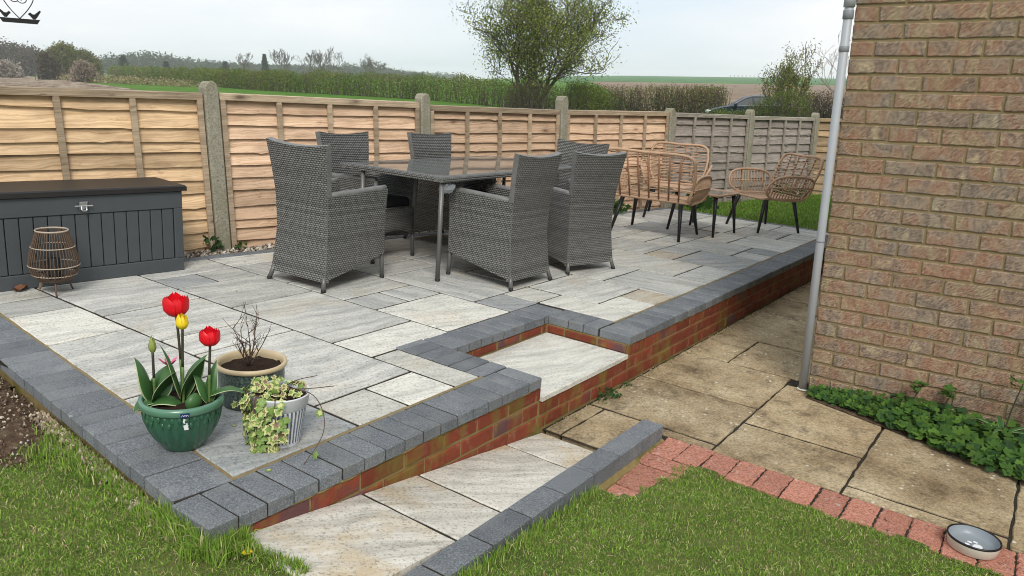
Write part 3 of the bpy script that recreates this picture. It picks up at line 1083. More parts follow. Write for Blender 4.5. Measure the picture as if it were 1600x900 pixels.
# ------------------------------------------------------------------ car behind the fence
def build_car():
    u, v = pol(1172, 40.5)
    a = YAW - math.atan((1172 - 800) / 1242.0)
    # side-on to the viewer, bonnet to the left
    M = upright((u, v, gz(u, v)), a + R(90) + R(6))
    o = thing('parked_car', 'dark blue hatchback parked beyond the grey fence panels', 'car', M)
    # profile in x (forward +) and z
    low = [(2.12, 0.30), (2.16, 0.50), (2.10, 0.68), (1.90, 0.80), (1.45, 0.92), (1.05, 0.99), (-1.75, 1.02), (-2.05, 0.92), (-2.12, 0.60), (-2.08, 0.32)]
    roof = [(1.05, 0.98), (0.35, 1.38), (0.0, 1.47), (-0.7, 1.48), (-1.3, 1.40), (-1.75, 1.05)]

    def shell(prof, w0, w1):
        n = len(prof)
        zmin, zmax = min(p[1] for p in prof), max(p[1] for p in prof)
        V = []
        for s in (-1, 1):
            for x, z in prof:
                k = (z - zmin) / (zmax - zmin)
                V.append((x, s * (w0 + (w1 - w0) * k), z))
        F = [tuple(range(n - 1, -1, -1)), tuple(range(n, 2 * n))]
        for i in range(n):
            j = (i + 1) % n
            F.append((i, j, n + j, n + i))
        return V, F
    body = ob('body', MB().add(*shell(low[::-1], 0.86, 0.84)).mesh('body', 'car_paint'), parent=o)
    ob('roof', MB().add(*shell(roof[::-1], 0.80, 0.60)).mesh('roof', 'car_paint'), parent=o)
    for s in (-1, 1):
        def yy(z):
            return s * (0.80 - 0.20 * (z - 0.98) / 0.5 + 0.012)
        for nm, q in (('window', [(0.86, 1.03), (0.33, 1.33), (0.06, 1.40), (0.02, 1.04)]), ('window', [(-0.04, 1.04), (-0.02, 1.40), (-0.72, 1.41), (-0.80, 1.05)]), ('window', [(-0.86, 1.05), (-0.78, 1.41), (-1.18, 1.34), (-1.5, 1.10)])):
            V = [(x, yy(z), z) for x, z in q] + [(x, yy(z) - s * 0.02, z) for x, z in q]
            F = [(0, 1, 2, 3), (0, 1, 5, 4), (1, 2, 6, 5), (2, 3, 7, 6), (3, 0, 4, 7)]
            ob(nm, MB().add(V, F).mesh(nm, 'car_glass'), parent=o)
        ob('chrome_strip', MB().add(*tube([(0.95, s * 0.83, 1.0), (-1.55, s * 0.82, 1.06)], 0.016, 4)).mesh('chrome_strip', 'car_chrome'), parent=o)
        ob('roof_rail', MB().add(*tube([(0.9, s * 0.78, 1.08), (0.35, s * 0.64, 1.41), (0.0, s * 0.61, 1.50), (-0.7, s * 0.61, 1.51), (-1.3, s * 0.64, 1.43)], 0.010, 4)).mesh('roof_rail', 'car_chrome'), parent=o)
        ob('headlight', MB().add(*box(0.30, 0.22, 0.14, 0.64, 0.03, 1.98, s * 0.66)).mesh('headlight', 'car_lamp'), parent=o)
        ob('mirror', MB().add(*box(0.14, 0.20, 0.13, 1.0, 0.03, 0.82, s * 0.95)).mesh('mirror', 'car_paint'), parent=o)
        for x in (1.32, -1.32):
            wl = ob('wheel', None, Matrix.Translation((x, s * 0.78, 0.32)) @ Matrix.Rotation(R(90), 4, 'X'), parent=o)
            ob('tyre', MB().add(*lathe([(0.20, -0.1), (0.31, -0.1), (0.32, 0), (0.31, 0.1), (0.20, 0.1)], 20)).mesh('tyre', 'tyre', True), parent=wl)
            ob('rim', MB().add(*lathe([(0.01, -0.06), (0.2, -0.09), (0.2, 0.09), (0.01, 0.06)], 16)).mesh('rim', 'car_chrome'), parent=wl)


# ------------------------------------------------------------------ fence
FA = R(-9.0)
FP = (2.241, 3.233)


def fpt(s, off=0.0):
    return FP[0] + s * math.cos(FA) - off * math.sin(FA), FP[1] + s * math.sin(FA) + off * math.cos(FA)


FENCE = []


def fence_panel(s0, s1, top0, top1, board, trim, label, nb=11, nbat=3, seed=0, turn=None):
    rs = random.Random(seed)
    if turn:
        (u0, v0), (u1, v1) = turn
    else:
        u0, v0 = fpt(s0)
        u1, v1 = fpt(s1)
    ln = math.hypot(u1 - u0, v1 - v0)
    rz = math.atan2(v1 - v0, u1 - u0)
    zb = 0.5 * (W(u0, v0).z + W(u1, v1).z)
    o = ob('fence_panel', None, upright((u0, v0, 0), rz), FENCE[0])
    o['label'] = label
    sl = (top1 - top0) / ln
    zbot0, zbot1 = W(u0, v0).z - 0.06, W(u1, v1).z - 0.06

    def tz(x):
        return top0 + sl * x

    def bz(x):
        return zbot0 + (zbot1 - zbot0) * x / ln
    # lapped boards, waney lower edge
    ns = 30
    fr = [(i / nb) for i in range(nb + 1)]
    wob = [0] + [rs.uniform(-0.18, 0.18) for _ in range(nb - 1)] + [0]
    fr = [f + w_ / nb for f, w_ in zip(fr, wob)]
    for i in range(nb):
        ph = [rs.uniform(0, 6.28) for _ in range(4)]
        fq = [rs.uniform(1.5, 3), rs.uniform(4, 8), rs.uniform(10, 16), rs.uniform(22, 30)]
        notch = [(rs.uniform(0.05, ln - 0.05), rs.uniform(0.004, 0.014), rs.uniform(0.015, 0.04)) for _ in range(rs.randint(0, 3))]
        amp = rs.choice((0.35, 0.6, 0.9, 1.4))
        V, F = [], []
        cz = 0
        for k in range(ns + 1):
            x = ln * k / ns
            H = tz(x) - bz(x) - 0.035
            zt = bz(x) + H * fr[i + 1] + (0.03 if i < nb - 1 else 0.0)
            wv = amp * (0.005 * math.sin(fq[0] * x + ph[0]) + 0.0022 * math.sin(fq[1] * x + ph[1]) + 0.0014 * math.sin(fq[2] * x + ph[2]) + 0.0009 * math.sin(fq[3] * x + ph[3]))
            for nx, na, nw in notch:
                wv -= na * math.exp(-((x - nx) / nw) ** 2)
            zl = bz(x) + H * fr[i] + (wv if i else 0)
            if k == ns // 2:
                cz = (zt + zl) / 2
            # top tucks behind the board above, bottom stands proud
            V += [(x, 0.014, zt), (x, -0.014, zl), (x, -0.004, zl - 0.001), (x, 0.022, zt)]
        for k in range(ns):
            a, b = 4 * k, 4 * k + 4
            F += [(a, a + 1, b + 1, b), (a + 1, a + 2, b + 2, b + 1), (a + 2, a + 3, b + 3, b + 2), (a + 3, a, b, b + 3)]
        F += [(0, 3, 2, 1), (4 * ns, 4 * ns + 1, 4 * ns + 2, 4 * ns + 3)]
        V = [(x - ln / 2, y, z - cz) for x, y, z in V]
        ob('board', MB().add(V, F).mesh('board', board), Matrix.Translation((ln / 2, 0, cz)), o)
    # top rail
    V = []
    for x in (0.0, ln):
        t = tz(x)
        V += [(x, -0.034, t - 0.045), (x, -0.034, t), (x, 0.03, t + 0.006), (x, 0.03, t - 0.045)]
    F = [(0, 4, 5, 1), (1, 5, 6, 2), (2, 6, 7, 3), (3, 7, 4, 0), (0, 1, 2, 3), (7, 6, 5, 4)]
    ob('top_rail', MB().add(V, F).mesh('top_rail', trim), None, o)
    xs = [0.022 + (ln - 0.044) * k / (nbat + 1) for k in range(nbat + 2)]
    for x in xs:
        wd = 0.019
        zt, zl = tz(x) - 0.047, bz(x)
        hh = zt - zl
        V, F = box(wd * 2, 0.020, hh, 0, 0.002)
        # lean the bevel towards the viewer
        ob('batten', MB().add(V, F).mesh('batten', trim), Matrix.Translation((x, -0.026, zl)), o)
    return o


def build_fence():
    FENCE.append(thing('timber_fence', 'long lapped timber fence with concrete posts behind the patio', 'fence', Matrix.Identity(4)))
    S = [0.0, 1.951, 3.84, 5.903, 7.954, 10.149]
    ptop = [1.227, 1.139, 1.109, 0.952, 0.904, 0.818]
    names = ['tall concrete fence post nearest the grey storage box', 'concrete fence post behind the far side of the dining table', 'concrete fence post right of the dining table, behind the end chair',
             'concrete fence post where tan panels meet grey ones', 'concrete fence post between the two grey panels, in front of the car', 'concrete fence post at the far end, nearest the downpipe']
    for s, zt, lab in zip(S, ptop, names):
        u, v = fpt(s)
        zb = W(u, v).z - 0.15
        M0 = upright((u, v, zb), FA)
        h = zt - zb
        wd, dp = 0.054, 0.055
        prof = [(-wd, 0), (wd, 0), (wd, h - 0.045), (wd * 0.7, h - 0.012), (wd * 0.3, h), (-wd * 0.3, h), (-wd * 0.7, h - 0.012), (-wd, h - 0.045)]
        V, F = [], []
        n = len(prof)
        b = 0.012
        for y, sx in ((-dp, 0.8), (-dp + b, 1.0), (dp - b, 1.0), (dp, 0.8)):
            V += [(x * sx, y, z if z < h * 0.5 else z - (0.008 if sx < 1 else 0)) for x, z in prof]
        F.append(tuple(range(n)))
        for r_ in range(3):
            for i in range(n):
                j = (i + 1) % n
                F.append((r_ * n + i, (r_ + 1) * n + i, (r_ + 1) * n + j, r_ * n + j))
        F.append(tuple(range(4 * n - 1, 3 * n - 1, -1)))
        ob('post', MB().add(V, F).mesh('post', 'post_concrete'), M0, FENCE[0], label=lab)
    e = 0.062
    fence_panel(-1.93, -e, 1.207, 1.143, 'wood_new', 'wood_trim', 'leftmost fence panel of fresh tan boards behind the storage box', seed=1, nb=12)
    fence_panel(e, S[1] - e, 1.143, 1.060, 'wood_pink', 'wood_trim', 'tan fence panel behind the two leftmost dining chairs', seed=2, nb=12)
    fence_panel(S[1] + e, S[2] - e, 1.035, 0.962, 'wood_pink', 'wood_trim', 'tan fence panel behind the glass dining table', seed=3, nb=12)
    fence_panel(S[2] + e, S[3] - e, 0.960, 0.905, 'wood_pink', 'wood_trim', 'tan fence panel behind the rattan sofa', seed=4, nb=12)
    fence_panel(S[3] + e, S[4] - e, 0.893, 0.818, 'wood_grey', 'wood_trim_grey', 'weathered grey fence panel behind the coffee table', seed=5, nb=10)
    fence_panel(S[4] + e, S[5] - e, 0.805, 0.735, 'wood_grey', 'wood_trim_grey', 'weathered grey fence panel behind the right rattan chair', seed=6, nb=10)
    a = fpt(S[5] + e)
    b = (a[0] + 1.85 * math.cos(R(-42)), a[1] + 1.85 * math.sin(R(-42)))
    fence_panel(0, 0, 0.72, 0.70, 'wood_brown', 'wood_brown', 'brown fence panel turning the corner beside the downpipe', seed=7, nb=10, turn=(a, b))


# ------------------------------------------------------------------ patio
EL = (math.cos(R(84.44)), math.sin(R(84.44)))       # left edge direction
NL = (EL[1], -EL[0])
PL = 0.1008


def back_v(u):
    return 3.2407 - 0.1302 * u


def build_patio():
    # bedding under the slabs
    lb = (3.2407 - 0.1302 * 0.34) / 1.0
    c0 = (EL[0] * 0.02 + NL[0] * 0.02, 0.02)
    far = 8.11
    tl = 3.12
    pl = [(0.03, 0.02), (1.73, 0.02), (1.73, 0.57), (2.68, 0.57), (2.68, 0.02), (far, 0.02), (far, back_v(far) + 0.06), (EL[0] * tl + 0.1, back_v(EL[0] * tl + 0.1) + 0.06)]
    V = [tuple(W(u, v, -0.30)) for u, v in pl] + [tuple(W(u, v, -0.047)) for u, v in pl]
    n = len(pl)
    F = [tuple(range(n, 2 * n))] + [(i, (i + 1) % n, n + (i + 1) % n, n + i) for i in range(n)]
    mbp = MB().add(V, F)
    e = 0.006
    pt = [(e, e), (1.751 - e, e), (1.751 - e, 0.556 + e), (2.66 + e, 0.556 + e), (2.66 + e, e), (8.11 - e, e), (8.11 - e, back_v(8.11) + 0.095), (EL[0] * 3.2 + e, back_v(EL[0] * 3.2) + 0.095)]
    n2 = len(pt)
    V = [tuple(W(u, v, -0.046)) for u, v in pt] + [tuple(W(u, v, -0.0062)) for u, v in pt]
    mbp.add(V, [tuple(range(n2, 2 * n2))] + [(i, (i + 1) % n2, n2 + (i + 1) % n2, n2 + i) for i in range(n2)])
    patio = ob('patio', mbp.mesh('patio', 'joint_dark'), kind='structure')
    patio['label'] = 'raised patio of pale grey sandstone slabs'

    slabs = [
        (0, .79, .21, .76, 'slab_grey'), (0, .79, .76, 1.05, 'slab_u'), (0, .79, 1.05, 1.87, 'slab_u'), (0, .79, 1.87, 2.41, 'slab_pale'), (0, .79, 2.41, 2.69, 'slab_u'), (0, .79, 2.69, 3.4, 'slab_u'),
        (.79, 1.07, .21, .48, 'slab_pale'), (1.07, 1.37, .21, .48, 'slab_pale'), (.79, 1.37, .48, 1.32, 'slab_u'), (1.37, 1.55, .21, .74, 'slab_pale'), (.79, 1.37, 1.32, 1.60, 'slab_u'),
        (.79, 1.37, 1.60, 2.15, 'slab_u'), (.79, 1.37, 2.15, 3.4, 'slab_u'), (1.37, 1.96, 1.03, 1.87, 'slab_u'), (1.37, 1.96, .745, 1.03, 'slab_pale'), (1.37, 1.96, 1.87, 2.41, 'slab_u'),
        (1.37, 1.66, 2.41, 2.67, 'slab_grey'), (1.66, 1.96, 2.41, 2.67, 'slab_u'), (1.37, 1.96, 2.67, 3.4, 'slab_u'),
        (1.96, 2.55, .76, 1.32, 'slab_pale'), (1.96, 2.25, 1.32, 1.59, 'slab_v'), (2.25, 2.55, 1.32, 1.59, 'slab_v'), (1.96, 2.55, 1.59, 2.13, 'slab_u'), (1.96, 2.55, 2.13, 2.68, 'slab_v'), (1.96, 2.55, 2.68, 3.2, 'slab_u'),
        (2.55, 2.85, .76, 1.05, 'slab_grey'), (2.85, 3.14, .77, 1.05, 'slab_pale'), (2.55, 3.14, 1.05, 1.86, 'slab_v'), (2.55, 3.14, 1.86, 2.13, 'slab_u'), (2.55, 3.14, 2.13, 3.2, 'slab_u'),
        (2.86, 3.15, .21, .77, 'slab_pale'), (3.15, 3.75, .49, 1.05, 'slab_u'), (3.15, 3.44, .21, .49, 'slab_pale'), (3.44, 3.75, .21, .49, 'slab_tan'),
        (3.14, 3.75, 1.05, 1.6, 'slab_u'), (3.14, 3.75, 1.6, 2.13, 'slab_v'), (3.14, 3.75, 2.13, 3.1, 'slab_u'),
        (3.75, 4.345, .21, .79, 'slab_v'), (3.75, 4.345, .79, 1.34, 'slab_u'), (3.75, 4.345, 1.34, 1.88, 'slab_v'), (3.75, 4.345, 1.88, 3.1, 'slab_u'),
        (4.345, 4.95, .21, .50, 'slab_v'), (4.345, 4.95, .50, 1.34, 'slab_pale'), (4.345, 4.95, 1.34, 1.6, 'slab_u'), (4.345, 4.95, 1.6, 2.14, 'slab_u'), (4.345, 4.95, 2.14, 3.0, 'slab_pale'),
        (4.95, 5.60, .21, .78, 'slab_grey'), (4.95, 5.25, .78, 1.06, 'slab_tan'), (5.25, 5.60, .78, 1.06, 'slab_v'), (4.95, 5.53, 1.06, 1.6, 'slab_u'), (4.95, 5.53, 1.6, 2.14, 'slab_v'), (4.95, 5.53, 2.14, 3.0, 'slab_u'),
        (5.60, 5.91, .21, .50, 'slab_v'), (5.91, 6.21, .21, .50, 'slab_grey'), (5.60, 6.21, .50, 1.06, 'slab_v'), (5.53, 6.13, 1.33, 1.6, 'slab_pale'), (5.53, 6.13, 1.06, 1.33, 'slab_v'), (5.53, 6.13, 1.6, 2.9, 'slab_u'),
        (6.13, 6.76, 1.06, 1.88, 'slab_grey'), (6.13, 6.76, 1.88, 2.9, 'slab_pale'), (6.21, 6.80, .77, 1.06, 'slab_pale'), (6.21, 6.93, .21, .77, 'slab_v'),
        (6.80, 7.47, .50, 1.03, 'slab_u'), (6.93, 7.47, .21, .50, 'slab_v'), (6.76, 7.2, 1.30, 1.6, 'slab_v'), (6.80, 7.34, 1.03, 1.30, 'slab_pale'), (6.76, 7.34, 1.6, 2.9, 'slab_v'),
        (7.47, 8.0, .21, .75, 'slab_v'), (7.47, 8.0, .75, 1.03, 'slab_u'), (7.34, 8.0, 1.03, 1.6, 'slab_pale'), (7.34, 8.0, 1.6, 2.9, 'slab_v'), (7.2, 7.34, 1.30, 1.6, 'slab_v')]
    a0 = (EL[0] * 0 + NL[0] * 0.212, NL[1] * 0.212)
    for u0, u1, v0, v1, m in slabs:
        g = 0.0085
        poly = [(u0 + g, v0 + g), (u1 - g, v0 + g), (u1 - g, v1 - g), (u0 + g, v1 - g)]
        if u0 == 0:
            # keep right of the left coping: NL . p >= .212
            poly = clip([(-0.5, v0 + g), (u1 - g, v0 + g), (u1 - g, v1 - g), (-0.5, v1 - g)], -NL[0], -NL[1], -0.212)
        poly = clip(poly, 0.1302, 1.0, 3.2407 - 0.006)
        if len(poly) < 3:
            continue
        cu = sum(p[0] for p in poly) / len(poly)
        cv = sum(p[1] for p in poly) / len(poly)
        lp = rough_poly([(x - cu, y - cv) for x, y in poly], 0.07, 0.0022)
        V, F = prism(lp, 0.03, 0.004, -0.03)
        ob('paving_slab', MB().add(V, F).mesh('paving_slab', m), frame(cu, cv, random.uniform(-0.0012, 0.0012)) @ Matrix.Rotation(random.uniform(-0.002, 0.002), 4, 'X'), patio)
    # sandy joint between slabs and coping
    mb = MB()

    def strip(p, q, wd, h):
        d = Vector((q[0] - p[0], q[1] - p[1])).normalized()
        nn = Vector((-d.y, d.x)) * wd / 2
        V = [W(p[0] + nn.x, p[1] + nn.y, h), W(p[0] - nn.x, p[1] - nn.y, h), W(q[0] - nn.x, q[1] - nn.y, h), W(q[0] + nn.x, q[1] + nn.y, h)]
        mb.add(V, [(0, 1, 2, 3)])
    strip((0.2, 0.208), (1.56, 0.208), 0.016, -0.004)
    strip((2.85, 0.208), (8.0, 0.208), 0.014, -0.004)
    strip((NL[0] * 0.206 + EL[0] * 0.225, NL[1] * 0.206 + EL[1] * 0.225), (NL[0] * 0.206 + EL[0] * 3.0, NL[1] * 0.206 + EL[1] * 3.0), 0.022, -0.0035)
    ob('sand_joint', mb.mesh('sand_joint', 'joint_sand'), None, patio)

    # ---- coping and brick retaining wall
    wall = thing('retaining_wall', 'low red brick retaining wall with dark grey block coping round the patio', 'wall', Matrix.Identity(4))
    blocks = []
    for k in range(6):
        V, F = prism(rough_poly(rect(0.0962, 0.197), 0.05, 0.0008), 0.05, random.uniform(0.0045, 0.0065), -0.05)
        blocks.append(MB().add(V, F).mesh('coping_block', 'coping'))
    cutm = {}

    def block(u, v, rz=0.0, wd=None, ln=0.2):
        if wd or ln != 0.2:
            wd = wd or 0.0995
            key = (round(wd, 3), round(ln, 3))
            if key not in cutm:
                V, F = prism(rect(wd, ln), 0.05, 0.004, -0.05)
                cutm[key] = MB().add(V, F).mesh('coping_block', 'coping')
            me = cutm[key]
        else:
            me = random.choice(blocks)
        ob('coping_block', me, frame(u + random.uniform(-1, 1) * 0.001, v + random.uniform(-1, 1) * 0.0015, random.uniform(-0.001, 0.0012), rz + random.choice((0, math.pi)) + random.uniform(-0.006, 0.006)), wall)

    for k in range(17):
        block((k + 0.5) * PB, 0.1)
    for k in range(2, 31):
        l = (k + 0.66) * PL
        cu, cv = EL[0] * l + NL[0] * 0.1, EL[1] * l + NL[1] * 0.1
        block(cu, cv, R(84.44), 0.0945)
    # recess: left cheek, back, right cheek
    for k in range(5):
        block(1.653, 0.206 + (k + 0.5) * PB, R(90))
    block(1.653, 0.742, R(90), 0.05)
    block(1.776, 0.655, 0, 0.034)
    for k in range(8):
        block(1.796 + (k + 0.5) * PB, 0.655)
    block(2.675, 0.655, 0, 0.09)
    block(2.775, 0.655, 0)
    for k in range(3):
        block(2.757, 0.208 + (k + 0.5) * PB, R(90))
    block(2.757, 0.534, R(90), 0.038)
    k = 0
    while 2.657 + (k + 1) * PB < 8.12:
        block(2.657 + (k + 0.5) * PB, 0.1)
        k += 1
    # stretcher coping along the fence and the far end
    ba = math.atan(-0.1302)
    u = 0.36
    while u < 8.0:
        block(u + 0.1, back_v(u + 0.1) + 0.052, ba + R(90))
        u += 0.2035 * math.cos(ba)
    v = 0.21
    while v < 2.15:
        block(8.055, v + 0.1, 0)
        v += 0.2035

    # brick courses
    OH = 0.012
    brick_full = []
    for k in range(5):
        V, F = prism(rough_poly(rect(0.215, 0.065), 0.04, 0.001), 0.10, 0.005, -0.10)
        brick_full.append(MB().add(V, F).mesh('brick', 'red_brick'))
    cuts = {}

    def ramp_rel(u):
        return -0.062 - 0.133 * u

    def course(u0, u1, vface, rtop, hh=0.065, off=0.0, axis='u', outward=-1, skip=None):
        x = u0 - off
        while x < u1 - 0.004:
            a, b = max(x, u0), min(x + 0.215, u1)
            if b - a > 0.015:
                wd = b - a
                mid = (a + b) / 2
                if not (skip and skip(b, rtop)):
                    if wd > 0.212 and hh == 0.065:
                        me = random.choice(brick_full)
                    else:
                        key = (round(wd, 2), round(hh, 3))
                        if key not in cuts:
                            V, F = prism(rect(key[0], hh), 0.10, 0.005, -0.10)
                            cuts[key] = MB().add(V, F).mesh('brick', 'red_brick')
                        me = cuts[key]
                    # local z of the brick points out of the wall
                    if axis == 'u':
                        M = frame(mid, vface, rtop - hh / 2) @ Matrix.Rotation(R(90), 4, 'X')
                    else:
                        M = frame(vface, mid, rtop - hh / 2) @ Matrix.Rotation(R(90), 4, 'Z') @ Matrix.Rotation(R(90 * outward), 4, 'X')
                    ob('brick', me, M @ Matrix.Translation((0, 0, random.uniform(-0.0015, 0.0015))), wall)
            x += 0.225
    sk = lambda ub, rt: rt < ramp_rel(ub) - 0.0
    for r_ in range(3):
        rt = -0.060 - 0.075 * r_
        course(0.16, 1.762 if r_ == 0 else 1.74, OH, rt, off=0.1125 * (r_ % 2), skip=sk)
        course(2.652, 8.06, OH, rt, off=0.1125 * (r_ % 2))
    course(1.762, 2.648, OH, -0.139, off=0.05)
    course(1.748, 2.65, OH, -0.213, hh=0.06, off=0.16)
    course(1.77, 2.645, 0.563, -0.058, hh=0.045, off=0.06)
    course(0.02, 0.553, 2.643, -0.058, hh=0.045, off=0.03, axis='v', outward=-1)
    course(0.02, 0.553, 1.768, -0.058, hh=0.045, off=0.1, axis='v', outward=1)
    # mortar body
    mb = MB()

    def body(pl, h0, h1):
        n = len(pl)
        V = [tuple(W(u, v, h0)) for u, v in pl] + [tuple(W(u, v, h1)) for u, v in pl]
        mb.add(V, [tuple(range(n, 2 * n))] + [(i, (i + 1) % n, n + (i + 1) % n, n + i) for i in range(n)])
    s = OH + 0.006
    body([(0.015, s), (1.757, s), (1.757, 0.16), (0.03, 0.16)], -0.33, -0.052)
    q0 = [(NL[0] * a + EL[0] * b, NL[1] * a + EL[1] * b) for a, b in ((0.012, 0.165), (0.17, 0.165), (0.17, 3.1), (0.012, 3.1))]
    body(q0, -0.33, -0.052)
    body([(2.657, s), (8.06, s), (8.06, 0.16), (2.657, 0.16)], -0.33, -0.052)
    body([(1.7575, s), (2.6565, s), (2.6565, 0.16), (1.7575, 0.16)], -0.33, -0.136)
    body([(1.62, 0.5695), (2.75, 0.5695), (2.75, 0.68), (1.62, 0.68)], -0.2, -0.0525)
    body([(1.62, 0.161), (1.761, 0.161), (1.761, 0.569), (1.62, 0.569)], -0.2, -0.0525)
    body([(2.650, 0.161), (2.78, 0.161), (2.78, 0.569), (2.650, 0.569)], -0.2, -0.0525)
    ob('mortar', mb.mesh('mortar', 'mortar_ochre'), None, wall)
    # ragged mortar squeezed under the coping
    mb = MB()
    for a, b in ((0.22, 1.75), (2.66, 7.6)):
        x = a
        pts = []
        while x < b:
            pts.append(W(x, OH + 0.004 - random.uniform(0, 0.006), -0.0545 + random.uniform(-0.0035, 0.002)))
            x += 0.03
        V, F = tube(pts, [random.uniform(0.004, 0.0075) for _ in pts], 5)
        mb.add(V, F)
    ob('mortar_bead', mb.mesh('mortar_bead', 'mortar_ochre'), None, wall)

    # step slab in the recess
    st = thing('step_slab', 'single pale sandstone slab forming the sunken step in the patio edge', 'step', frame(2.207, 0.29, -0.105))
    V, F = prism(rough_poly([(-0.442, -0.287), (0.442, -0.287), (0.438, 0.268), (-0.434, 0.268)], 0.05, 0.002), 0.026, 0.004, -0.026)
    ob('slab', MB().add(V, F).mesh('slab', 'slab_pale'), None, st)


def ramp_rel(u):
    return -0.062 - 0.133 * u


def build_ramp():
    ramp = ob('ramp', None, kind='structure')
    pl = [(0.10, -0.44), (1.79, -0.38), (1.79, 0.02), (0.10, 0.02)]
    V = [tuple(W(u, v, -0.4)) for u, v in pl] + [tuple(W(u, v, ramp_rel(u) - 0.006)) for u, v in pl]
    ob('bedding', MB().add(V, [(4, 5, 6, 7), (0, 1, 5, 4), (1, 2, 6, 5), (2, 3, 7, 6), (3, 0, 4, 7)]).mesh('bedding', 'joint_dark'), None, ramp)
    for (a, b, m) in ((0.085, 0.614, 'slab_ramp'), (0.614, 0.903, 'slab_ramp'), (0.903, 1.49, 'slab_ramp'), (1.49, 1.785, 'slab_ramp')):
        cu, cv = (a + b) / 2, -0.19
        g = 0.004
        def kv(u):
            return -0.376 - (2.09 - u) * 0.037 + 0.004
        poly = [(a + g, kv(a)), (b - g, kv(b)), (b - g, 0.014), (a + g, 0.014)]
        lp = rough_poly([(x - cu, y - cv) for x, y in poly], 0.06, 0.0025)
        V, F = prism(lp, 0.03, 0.004, -0.03)
        # pitched about the v axis by the ramp slope
        M = frame(cu, cv, ramp_rel(cu)) @ Matrix.Rotation(math.atan(0.133), 4, 'Y')
        ob('paving_slab', MB().add(V, F).mesh('paving_slab', m), M, ramp)
    kerb = thing('ramp_kerb', 'row of dark grey kerb blocks along the lawn side of the ramp', 'kerb', Matrix.Identity(4))
    ka = math.atan(0.037)
    LN = 0.238
    V, F = prism(rough_poly(rect(LN - 0.008, 0.105), 0.05, 0.0007), 0.075, 0.005, -0.075)
    me = MB().add(V, F).mesh('kerb_block', 'coping')
    for k in range(8):
        u = 2.092 - (k + 0.5) * LN
        v = -0.376 - (2.09 - u) * 0.037 - 0.0525
        h = -0.200 + (2.09 - u) * 0.043
        ob('kerb_block', me, frame(u, v, h, ka) @ Matrix.Rotation(math.atan(0.043), 4, 'Y'), kerb)
    V = []
    for x in (0.22, 2.085):
        v = -0.376 - (2.09 - x) * 0.037
        h = -0.2065 + (2.09 - x) * 0.043
        V += [W(x, v - 0.006, h), W(x, v - 0.099, h), W(x, v - 0.099, h - 0.06), W(x, v - 0.006, h - 0.06)]
    ob('bed_joint', MB().add(V, [(0, 1, 5, 4), (1, 2, 6, 5), (2, 3, 7, 6), (3, 0, 4, 7), (0, 3, 2, 1), (4, 5, 6, 7)]).mesh('bed_joint', 'joint_dark'), None, kerb)
    mb = MB()
    x = 0.2
    P = []
    V, F = [], []
    while x < 2.10:
        v = -0.376 - (2.09 - x) * 0.037 - 0.1
        h = -0.272 + (2.09 - x) * 0.043
        V += [W(x, v + 0.09, h - 0.05), W(x, v + 0.01, h + random.uniform(-0.004, 0.004)), W(x, v - 0.022 - random.uniform(0, 0.008), h - 0.015), W(x, v - 0.03, h - 0.08)]
        x += 0.03
    n = len(V) // 4
    for i in range(n - 1):
        for k in range(3):
            F.append((4 * i + k, 4 * i + k + 1, 4 * i + 5 + k, 4 * i + 4 + k))
    F.append((4 * n - 4, 4 * n - 3, 4 * n - 2, 4 * n - 1))
    ob('haunch', mb.add(V, F).mesh('haunch', 'mortar_ochre'), None, kerb)


